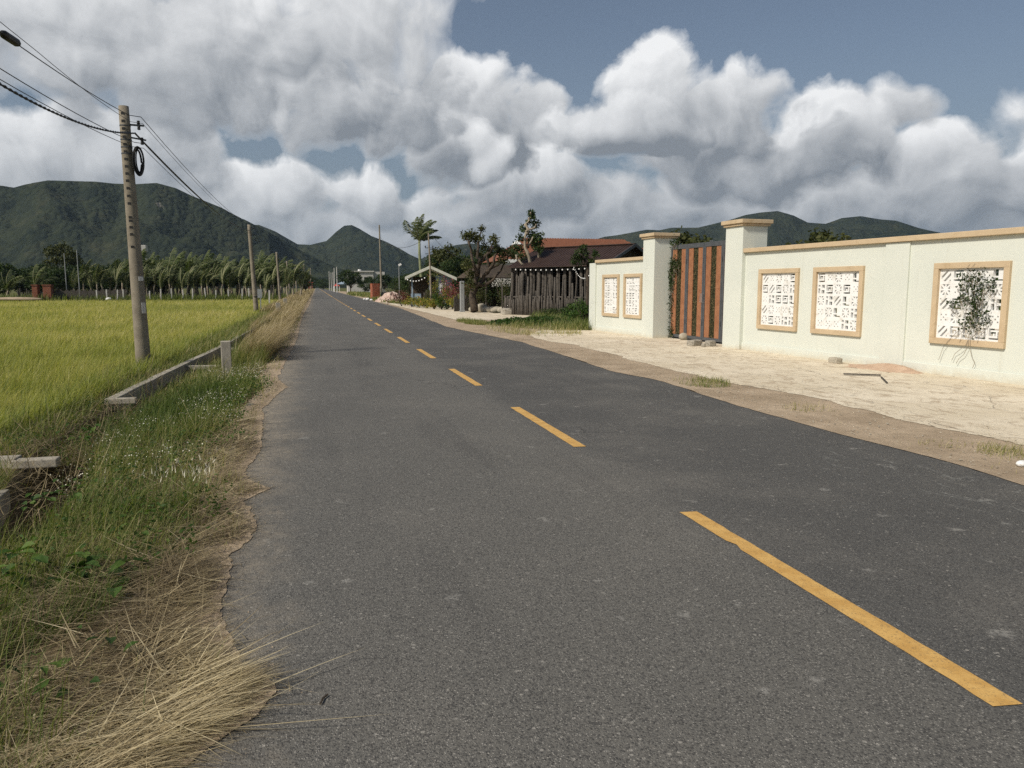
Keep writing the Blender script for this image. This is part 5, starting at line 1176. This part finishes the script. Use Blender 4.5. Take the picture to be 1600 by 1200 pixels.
# ------------------------------------------------------------------ gnarled and pruned trees on the right
def limb_tree(name, lab, Y, base_px, limbs, tufts, bark, leafk, ls=.16, dens=1.0, depth=.5):
    B_ = at(base_px[0], base_px[1], Y); B_[2] = 0; t = thing(name, lab, 'tree', tuple(B_)); tr = MB(); cr = MB(); rr_ = np.random.default_rng(int(base_px[0]))
    for (r0, r1, pts) in limbs:
        W_ = []
        for k, (px, py) in enumerate(pts):
            dep = Y + (rr_.uniform(-depth, depth) if k and k < len(pts) else 0); p = at(px, py, dep) - B_; W_.append(p)
        pp = [W_[0]]
        for k in range(1, len(W_)):
            for s_ in (.33, .66, 1): q_ = W_[k - 1] + (W_[k] - W_[k - 1]) * s_ + (rr_.normal(0, .05, 3) if s_ < 1 else 0); pp.append(q_)
        tr.tube(pp, list(np.linspace(r0, r1, len(pp))), 8, jit=.14)
    for (px, py, rad, n_) in tufts:
        c_ = at(px, py, Y + rr_.uniform(-depth, depth)) - B_; n_ = int(n_ * dens); u_ = rr_.normal(0, 1, (n_, 3)); u_ /= np.linalg.norm(u_, axis=1)[:, None]
        leaves(cr, c_ + u_ * (rr_.random(n_) ** .5)[:, None] * rad, ls * rr_.uniform(.6, 1.3, n_), np.clip(rr_.normal(.45, .2, n_) + rr_.normal(0, .08), 0, 1), .1, .1, .55)
    tr.build('trunk', MA[bark], t, smooth=True); cr.build('foliage', LM[leafk], t); return t
limb_tree('gnarled_tree', 'dark gnarled tree with twisting bare limbs and leaf tufts left of the brown roof', 46, (742, 484),
    [(.26, .20, [(742, 486), (738, 462), (742, 445)]), (.17, .05, [(742, 445), (747, 425), (752, 408), (762, 396), (772, 385)]), (.15, .05, [(742, 447), (755, 438), (765, 420), (772, 405), (780, 392)]), (.12, .04, [(745, 430), (740, 412), (736, 395), (733, 376)]),
     (.11, .04, [(748, 412), (746, 395), (750, 372), (753, 358)]), (.12, .04, [(742, 446), (758, 446), (772, 436), (783, 422), (790, 405)]), (.10, .03, [(760, 425), (775, 415), (786, 408), (797, 398)]), (.08, .03, [(738, 400), (735, 385), (726, 368)]), (.09, .03, [(765, 418), (760, 400), (770, 380), (777, 371)])],
    [(727, 368, .32, 200), (738, 367, .42, 300), (744, 374, .25, 120), (753, 357, .22, 110), (752, 372, .22, 90), (757, 384, .3, 130), (771, 374, .35, 200), (775, 385, .3, 150), (780, 392, .3, 150), (765, 394, .3, 130), (788, 396, .35, 170), (797, 392, .3, 160), (802, 398, .3, 160), (730, 414, .45, 220), (737, 428, .4, 200), (742, 395, .25, 110), (785, 405, .4, 160), (750, 397, .3, 110), (734, 445, .4, 200)], 'bark', 'olive', .15)
limb_tree('pruned_tree', 'tall narrow pruned tree rising above the log fence corner, highest of the right-hand trees', 43, (833, 490),
    [(.16, .13, [(833, 492), (832, 460), (830, 430)]), (.12, .06, [(830, 430), (826, 400), (820, 378), (822, 360)]), (.09, .04, [(822, 362), (824, 348), (830, 340), (829, 332)]), (.09, .04, [(822, 366), (830, 358), (838, 350)]), (.10, .04, [(830, 430), (838, 412), (842, 395), (838, 378)]), (.09, .04, [(829, 425), (815, 412), (806, 398)]), (.07, .03, [(824, 385), (832, 372), (836, 362)]), (.08, .04, [(832, 420), (845, 410), (843, 392)])],
    [(829, 333, .22, 130), (832, 337, .18, 90), (836, 350, .3, 170), (826, 346, .2, 80), (818, 357, .25, 130), (830, 368, .32, 190), (842, 372, .4, 280), (838, 382, .35, 220), (830, 378, .3, 160), (812, 372, .25, 110), (808, 388, .35, 200), (843, 388, .3, 170), (820, 388, .2, 80), (815, 400, .35, 120)], 'palebark', 'tree', .15)
limb_tree('pruned_tree', 'small twisted tree in front of the brown roof beside the wall end', 34, (917, 490),
    [(.12, .09, [(917, 495), (919, 450), (920, 410)]), (.08, .03, [(920, 412), (912, 402), (904, 396)]), (.08, .03, [(920, 412), (926, 402), (930, 394)]), (.07, .03, [(920, 412), (918, 398), (910, 388)])],
    [(911, 388, .22, 200), (904, 397, .25, 220), (899, 403, .22, 160), (915, 398, .2, 120), (930, 396, .2, 160), (925, 408, .2, 110), (908, 408, .25, 160), (897, 410, .2, 110)], 'bark', 'tree', .10, depth=.25)
# palm with a green shaft
pm = thing('royal_palm', 'single tall palm with windblown crown above the tin roofed hut', 'palm tree', on2(658, 75, 0)); tr, cr = palm_mesh(77, 6.0, 13, 2.7, .25, windy=.75, lw=.05, thick=.15, emin=.55)
tr.build('trunk', plain('green_trunk', (.14, .17, .08), (.22, .23, .13), 4, .8), pm, smooth=True); cr.build('crown', LM['palm'], pm)

# ------------------------------------------------------------------ hut with the pale tin roof
hut = thing('hut', 'small hut with pale tin gable roof and blue grey walls among flowers', 'hut', on2(672, 62, 0), -.12)
m_ = MB()
for (x0, z0, x1, z1) in ((-2.0, 2.35, 0.02, 3.25), (2.1, 2.3, -.02, 3.25)):
    V = [(x0, -1.2, z0), (x0, 2.8, z0), (x1, 2.8, z1), (x1, -1.2, z1)]; V += [(a, b, c_ - .20) for a, b, c_ in V]; m_.add(V, [[[0, 1, 2, 3], [7, 6, 5, 4], [0, 4, 5, 1], [1, 5, 6, 2], [2, 6, 7, 3], [3, 7, 4, 0]]])
    for k in range(20): m_.bar((x0, -1.15 + k * .205, z0 + .012), (x1, -1.15 + k * .205, z1 + .012), .04, .03)
m_.build('roof', MA['tin'], hut)
MB().box(-1.6, 1.7, 1.6, 1.7, 0, 2.4).build('back_wall', MA['bark'], hut)
m_ = MB(); m_.box(.45, 1.75, -.5, -.4, 0, 2.35); m_.prism([(.45, -.5), (1.75, -.5), (1.75, -.42), (.45, -.42)], 2.352, 2.5); m_.build('front_wall', MA['blue'], hut)
MB().box(1.66, 1.76, -.38, 1.6, 0, 2.35).build('side_wall', MA['blue'], hut)
m_ = MB(); m_.box(-1.55, -.75, -.52, -.45, .0, 1.05); m_.build('counter', MA['blue'], hut)
for x in (-1.5, -.1): MB().box(x, x + .12, -.6, -.48, 0, 2.35).build('post', MA['blue'], hut)
for k in range(6): MB().box(-.55 + k * .17, -.42 + k * .17, -.56, -.50, 0, 1.15 + .2 * math.sin(k * 2)).build('board', MA['wood'], hut)
MB().box(.75, 1.25, -.53, -.505, 1.2, 1.9).build('window', MA['white'], hut)
bulbs('string_lights', 'string of white bulbs across the front of the tin roofed hut', tuple(at(637, 436, 60.6)), tuple(at(668, 430, 60.6)), .25, 7, .06)

# thin poles by the hut
t = thing('utility_pole', 'thin wooden pole with crossarms in front of the hut, next to the palm', 'utility pole', on2(673.5, 59, 0))
MB().tube([(0, 0, 0), (-.05, 0, 3), (-.15, 0, 5.7)], [.075, .065, .05], 8).build('shaft', MA['palebark'], t)
for z_ in (4.1, 4.55): MB().bar((-.42, 0, z_), (.22, 0, z_), .05, .05).build('crossarm', MA['darkmetal'], t)
for x in (-.40, -.1, .18): MB().lathe((x, 0, 4.58), [(0, 0), (.04, .01), (.05, .08), (.03, .14), (0, .15)], 8).build('insulator', MA['black'], t)
t = thing('utility_pole', 'tall thin concrete pole behind the brick stack on the right side of the road', 'utility pole', on2(596, 115, 0))
MB().tube([(0, 0, 0), (-.12, 0, 10.6)], [.16, .10], 10).build('shaft', MA['polec'], t); MB().bar((-.4, 0, 8.4), (.15, 0, 8.4), .06, .06).build('bracket', MA['darkmetal'], t)
t = thing('street_lamp', 'small lamp with bright head on a thin pole left of the hut', 'street lamp', on2(624, 84, 0))
MB().tube([(0, 0, 0), (0, 0, 4.0)], [.05, .04], 8).build('pole', MA['grey'], t); MB().bar((-.05, 0, 3.9), (.25, 0, 4.05), .10, .22).build('lamp_head', MA['glasswhite'], t); MB().bar((-.35, 0, 4.42), (.3, 0, 4.38), .35, .03).build('solar_panel', MA['darkmetal'], t)
for (a_, b_, sg, lab) in ((at(594, 370, 115), at(674, 366, 59), 1.3, 'thin wire from the far right pole to the pole by the hut'), (at(674, 366, 59), at(760, 398, 50), .9, 'thin wire from the hut pole down towards the gnarled tree'), (at(594, 372, 115), at(448, 412, 128), 1.2, 'thin wire crossing the road far away in front of the hills')):
    m_ = MB(); m_.tube(span(a_, b_, sg, 16), .018, 4); tag(m_.build('wire', MA['black']), lab, 'wire')
t = thing('gate_post', 'single pale grey square post at the entrance of the paved strip', 'post', on2(722, 47.6, 0)); MB().box(-.13, .13, -.13, .13, -.1, 1.95).build('shaft', MA['grey'], t, bevel=.02); MB().box(-.15, .15, -.15, .15, 0, .12).build('foot', MA['grey'], t)
t = thing('plank_fence', 'short fence of weathered pale planks beside the pale square post', 'fence', on2(721, 49, 0), .3)
for k in range(9): MB().box(-.55 + k * .14, -.43 + k * .14, -.03, .02, 0, .95 + .12 * math.sin(k * 2.3)).build('plank', MA['wood'], t)
for z_ in (.3, .75): MB().box(-.56, .70, .022, .06, z_, z_ + .07).build('rail', MA['wood'], t)
m_ = MB(); m_.box(-.35, .35, -.04, .04, .0, 1.5); o = m_.build('sign_board', MA['brick'], loc=on2(733, 50.5, .25)); tag(o, 'weathered orange board standing behind the pale square post', 'board')
# stones edging the bed and the grey slab
for k, (px, w) in enumerate(((738, .5), (745, .6), (752, .75), (760, .6), (768, .7), (776, .8), (784, .6))):
    rock('edging_stone', ['brownish edging stone at the left end of the row before the gnarled tree', 'small edging stone, second from the left before the gnarled tree', 'pale round edging stone, third in the row', 'edging stone in the middle of the row before the trees', 'edging stone, fifth in the row before the trees', 'long edging stone, sixth in the row', 'last edging stone on the right of the row'][k], 'stone', on2(px, 47.5 - k * .3, 0), (w, .4, .42 if k != 2 else .62), 50 + k, group='edging stones before the gnarled tree')
rock('slab', 'low grey slab bench left of the thick corner post', 'slab', on2(797, 42.6, .0), (1.0, .9, .42), 61, mat='conc', boxy=.6)
strip([(6.5 + .12 * fbm(y, 9, .8, 3, 4), y) for y in np.arange(36, 84, .4)], [(10.6 + .15 * fbm(y, 3, .5, 3, 4) - .022 * (y - 36), y) for y in np.arange(36, 84, .4)], .018, 'pavement', MA['apron'])
strip([(9.6, y) for y in np.arange(34.8, 45, .4)], [(12.2, y) for y in np.arange(34.8, 45, .4)], .024, 'pavement', MA['apron'])

# ------------------------------------------------------------------ shrubs and flowers
def shrub(px, Y, w, h, kind, lab, ls=.10, n_=900, group=None, z=0):
    p = on2(px, Y, z); t = thing('shrub', lab, 'shrub', p, 0, group); tr = MB(); cr = MB()
    for k in range(7):
        a = rng.uniform(0, 6.28); tr.tube([(0, 0, 0), (math.cos(a) * w * .15, math.sin(a) * w * .15, h * .4), (math.cos(a) * w * .33, math.sin(a) * w * .33, h * .8)], [.03, .02, .01], 5, cap=False)
    c_ = rng.normal(0, 1, (14, 3)) * np.array([w * .22, w * .22, h * .17]) + np.array([0, 0, h * .52])
    for q_ in c_:
        m = n_ // 14; u_ = rng.normal(0, 1, (m, 3)); u_ /= np.linalg.norm(u_, axis=1)[:, None]; v = q_ + u_ * (rng.random(m) ** .5)[:, None] * np.array([w * .2, w * .2, h * .22]); v[:, 2] = np.abs(v[:, 2])
        leaves(cr, v, ls * rng.uniform(.6, 1.3, m), np.clip(rng.normal(.5, .25, m), 0, 1), .1, 0, .6)
    tr.build('stem', MA['bark'], t); cr.build('foliage', LM[kind], t)
GS = None
for a in ((627, 63, 1.7, 1.35, 'red', 'dark red leaved shrub at the left end of the flower bed'), (633, 66, 1.6, 2.6, 'tree', 'tall green shrub with white blossoms left of the hut'), (643, 60, 1.3, 1.0, 'lime', 'yellow green shrub left in front of the hut'), (655, 58, 1.4, .95, 'lime', 'bright yellow croton before the middle of the hut'),
          (667, 56, 1.3, .8, 'lime', 'low yellow green shrub nearest the pavement, left one'), (678, 54, 1.4, .85, 'lime', 'low pale green shrub nearest the pavement, middle one'), (690, 53, 1.4, 1.0, 'weed', 'dark green shrub right of the yellow ones'), (672, 59.5, 1.2, 1.5, 'olive', 'olive shrub growing against the hut front'),
          (686, 57, 1.2, 1.6, 'tree', 'green shrub before the blue hut wall'), (700, 55, 1.4, 1.9, 'lime', 'yellowish shrub right of the hut'), (698, 60, 1.2, 2.5, 'pink', 'pink flowering shrub against the right hut corner'), (707, 53, 1.5, 2.2, 'pink', 'reddish flowering shrub between hut and pale post'), (712, 51, 1.3, 1.0, 'lime', 'low mixed shrub just left of the pale post'), (680, 60, .9, 2.6, 'lime', 'tall lime shrub rising against the hut gable'),
          (729, 50, 1.2, 2.2, 'olive', 'olive shrub right of the pale post'), (749, 49, 1.3, 1.7, 'olive', 'shrub at the foot of the gnarled tree'), (765, 50, 1.6, 1.9, 'tree', 'green shrub right of the gnarled trunk'), (786, 49, 1.7, 2.1, 'olive', 'tall shrub between gnarled tree and corner post'), (797, 46, 1.1, 1.2, 'tree', 'low shrub beside the pale stripped trunk'), (775, 54, 2.4, 2.9, 'tree', 'dense shrub in front of the dark shelter'), (795, 52, 2.2, 2.9, 'olive', 'tall dense shrub filling the gap left of the log hall'), (808, 50, 1.8, 2.6, 'tree', 'dark shrub against the left end of the log hall'), (758, 56, 2.2, 2.8, 'olive', 'tall olive shrub behind the gnarled trunk'), (611, 100, 3.0, 2.6, 'tree', 'broad shrub behind the rubble heap')):
    shrub(*a)
for (px, Y_, w, h, lab) in ((903, 33, 1.2, .8, 'weedy shrub in front of the log hall near the wall end'), (913, 29.5, 1.1, 1.0, 'bushy weed touching the end of the cream wall'), (885, 36, 1.3, .6, 'low weedy shrub before the picket fence'), (862, 38, 1.5, .55, 'low shrub before the left half of the picket fence')):
    shrub(px, Y_, w, h, 'weed' if px > 900 else 'tree', lab, .08, 1300)
# ------------------------------------------------------------------ brick stack, rubble, motorbikes, far roadside
t = thing('brick_stack', 'square stack of red bricks at the right edge of the road', 'brick stack', on2(586, 100, 0), .2)
r_ = random.Random(9); m_ = MB()
for lv in range(13):
    for k in range(5):
        for s_ in range(2):
            x = -.5 + k * .2; y = -.5 + s_ * .5
            a = (x + .008, x + .192, y + .005, y + .49) if lv % 2 else (y + .005, y + .49, x + .008, x + .192)
            j = r_.uniform(-.012, .012); m_.box(a[0] + j, a[1] + j, a[2] + j, a[3] + j, lv * .155, lv * .155 + .148)
m_.build('bricks', MA['brickred'], t)
n_ = 40; gx, gy = np.meshgrid(np.linspace(-1, 1, n_), np.linspace(-1, 1, n_)); rr = np.sqrt(gx ** 2 + gy ** 2)
hz = np.clip(1 - rr, 0, 1) * 1.35 * (1 + .3 * fbm(gx, gy, 2, 3, 14)) + .16 * fbm(gx, gy, 9, 3, 15) * (rr < .95) ; hz = np.where(rr > .97, -.05, hz)
qq = np.arange(n_ * n_).reshape(n_, n_); m_ = MB(); c_ = np.array(on2(613, 84, 0))
m_.add(np.stack([c_[0] + gx * 1.9, c_[1] + gy * 5, hz], -1).reshape(-1, 3), [np.stack([qq[:-1, :-1], qq[:-1, 1:], qq[1:, 1:], qq[1:, :-1]], -1).reshape(-1, 4)])
tag(m_.build('rubble_heap', MA['rubble']), 'heap of pinkish rubble between the brick stack and the red shrub', 'rubble heap')
for k, (px, Y_, s_) in enumerate(((574, 92, .3), (580, 90, .22), (569, 95, .22))):
    rock('rubble_stone', ['largest pale stone at the road edge before the brick stack', 'small stone right below the brick stack', 'small stone farthest left of the brick stack'][k], 'stone', on2(px, Y_, 0), (s_ * 1.6, s_, s_), 70 + k, mat='white')

def ring(mb_, c_, R, r, n1=20, n2=6):
    V = [];
    for i in range(n1):
        a = 2 * math.pi * i / n1
        for j in range(n2):
            b = 2 * math.pi * j / n2; q_ = R + r * math.cos(b); V.append((c_[0] + q_ * math.cos(a), c_[1] + r * math.sin(b), c_[2] + q_ * math.sin(a)))
    F = [[i * n2 + j, ((i + 1) % n1) * n2 + j, ((i + 1) % n1) * n2 + (j + 1) % n2, i * n2 + (j + 1) % n2] for i in range(n1) for j in range(n2)]
    mb_.add(V, [F])
bike = thing('motorbike', 'black scooter parked beside the brick stack, left of the two', 'motorbike', on2(600, 97, 0), 1.0)
for x in (-.6, .6):
    m_ = MB(); ring(m_, (x, 0, .28), .23, .05); w_ = m_.build('wheel', MA['black'], bike, smooth=True)
    m_ = MB(); m_.tube([(x, -.03, .28), (x, .03, .28)], .14, 12); m_.build('rim', MA['silver'], w_)
m_ = MB(); m_.tube([(-.85, 0, .62), (-.55, 0, .70), (-.15, 0, .60), (.05, 0, .36), (.3, 0, .34), (.45, 0, .55), (.5, 0, .95)], [.06, .15, .16, .13, .12, .13, .07], 10); m_.build('body', MA['black'], bike, smooth=True)
m_ = MB(); m_.tube([(-.75, 0, .80), (-.4, 0, .82), (-.02, 0, .78)], [.07, .11, .08], 8); m_.build('seat', MA['black'], bike, smooth=True)
m_ = MB(); m_.tube([(.6, 0, .3), (.5, 0, .8), (.42, 0, 1.02)], .035, 8); m_.build('fork', MA['silver'], bike)
m_ = MB(); m_.tube([(.36, -.33, 1.02), (.44, -.1, 1.04), (.44, .1, 1.04), (.36, .33, 1.02)], .02, 6); m_.build('handlebar', MA['black'], bike)
m_ = MB(); m_.lathe((.53, 0, .86), [(0, -.08), (.08, -.05), (.09, .03), (0, .09)], 10); m_.build('headlight', MA['glasswhite'], bike, smooth=True)
for s_ in (-1, 1): MB().tube([(.4, s_ * .25, 1.02), (.4, s_ * .28, 1.2)], .012, 5).build('mirror_stem', MA['black'], bike)
m_ = MB(); m_.bar((-.1, .1, .3), (-.2, .3, .0), .025); m_.build('kickstand', MA['silver'], bike)
b2 = copy_tree(bike); b2.location = on2(606, 96, 0); b2.rotation_euler.z = .55; tag(b2, 'black scooter parked farther right, next to the rubble heap')
for b in (bike, b2): b['group'] = 'scooters parked by the brick stack'

# white building far right, brick pier far left, signs and shades at the road end
t = thing('white_building', 'long pale flat roofed building above the far trees', 'building', on2(572, 230, 0))
MB().box(-5.2, 2.2, 0, 9, 0, 5.9).build('wall', MA['plaster'], t); MB().box(-5.5, 2.4, -.4, 9, 5.902, 6.25).build('roof', MA['plaster'], t); MB().box(2.3, 5.6, 1, 7, 0, 6.0).build('annex', MA['plaster'], t)
for x in (-4.5, -2.5, -.5): MB().box(x, x + 1.2, -.05, .0, 2.6, 4.4).build('window', MA['black'], t)
MB().tube([(-1.6, 3, 6.25), (-1.6, 3, 6.7)], .5, 10).build('water_tank', MA['white'], t)
t = thing('brick_pier', 'small far red brick pier at the left roadside near the road end', 'pier', (-2.3, 330, 0)); MB().box(-.9, .9, -.6, .6, 0, 3.3).build('shaft', MA['brick'], t); MB().box(-1.1, 1.1, -.8, .8, 3.302, 3.6).build('cap', MA['redpaint'], t)
for k, (px, Y_, h, lab) in enumerate(((515, 330, 8.0, 'farthest thin pole right of the road end'), (518, 300, 7.0, 'thin pole second from left at the right road end'), (521, 270, 6.5, 'thin pole third from left at the right road end'), (523, 250, 7.5, 'thin pole fourth from left at the right road end'), (527, 225, 7.2, 'nearest thin pole of the right road end, beside the big round tree'))):
    m_ = MB(); m_.tube([(0, 0, 0), (0, 0, h)], [.17, .12], 8); o = m_.build('thin_pole', MA['plaster'], loc=on2(px, Y_, 0)); tag(o, lab, 'pole', 'poles at the right of the road end')
for (px, Y_, mt, w, h, lab) in ((526, 240, 'redpaint', 1.8, 1.8, 'red and white shade at the far right roadside'), (536, 215, 'blue', 3.6, 2.3, 'pale blue awning left of the big round tree')):
    t = thing('awning', lab, 'awning', on2(px, Y_, 0)); m_ = MB(); m_.add([(-w / 2, -1, h), (w / 2, -1, h), (w / 2, 1, h), (-w / 2, 1, h), (0, 0, h + .8)], [[[0, 1, 4], [1, 2, 4], [2, 3, 4], [3, 0, 4]], [[3, 2, 1, 0]]]); m_.build('canopy', MA[mt], t)
    for sx_ in (-1, 1):
        for sy_ in (-1, 1): MB().tube([(sx_ * w * .45, sy_ * .9, 0), (sx_ * w * .45, sy_ * .9, h)], .05, 6).build('leg', MA['white'], t)

# ------------------------------------------------------------------ air
m_, n_, b, out = material('air'); n_.n.remove(b)
pv = n_.new('ShaderNodeVolumePrincipled'); pv.inputs['Color'].default_value = (.60, .80, 1.0, 1); pv.inputs['Density'].default_value = 7e-5; pv.inputs['Anisotropy'].default_value = .2
n_.l.new(pv.outputs[0], out.inputs['Volume'])
hz_ = MB().box(-4500, 4500, -4500, 5500, -9, 420).build('haze', m_); tag(hz_, kind='stuff')
scene.cycles.volume_bounces = 0
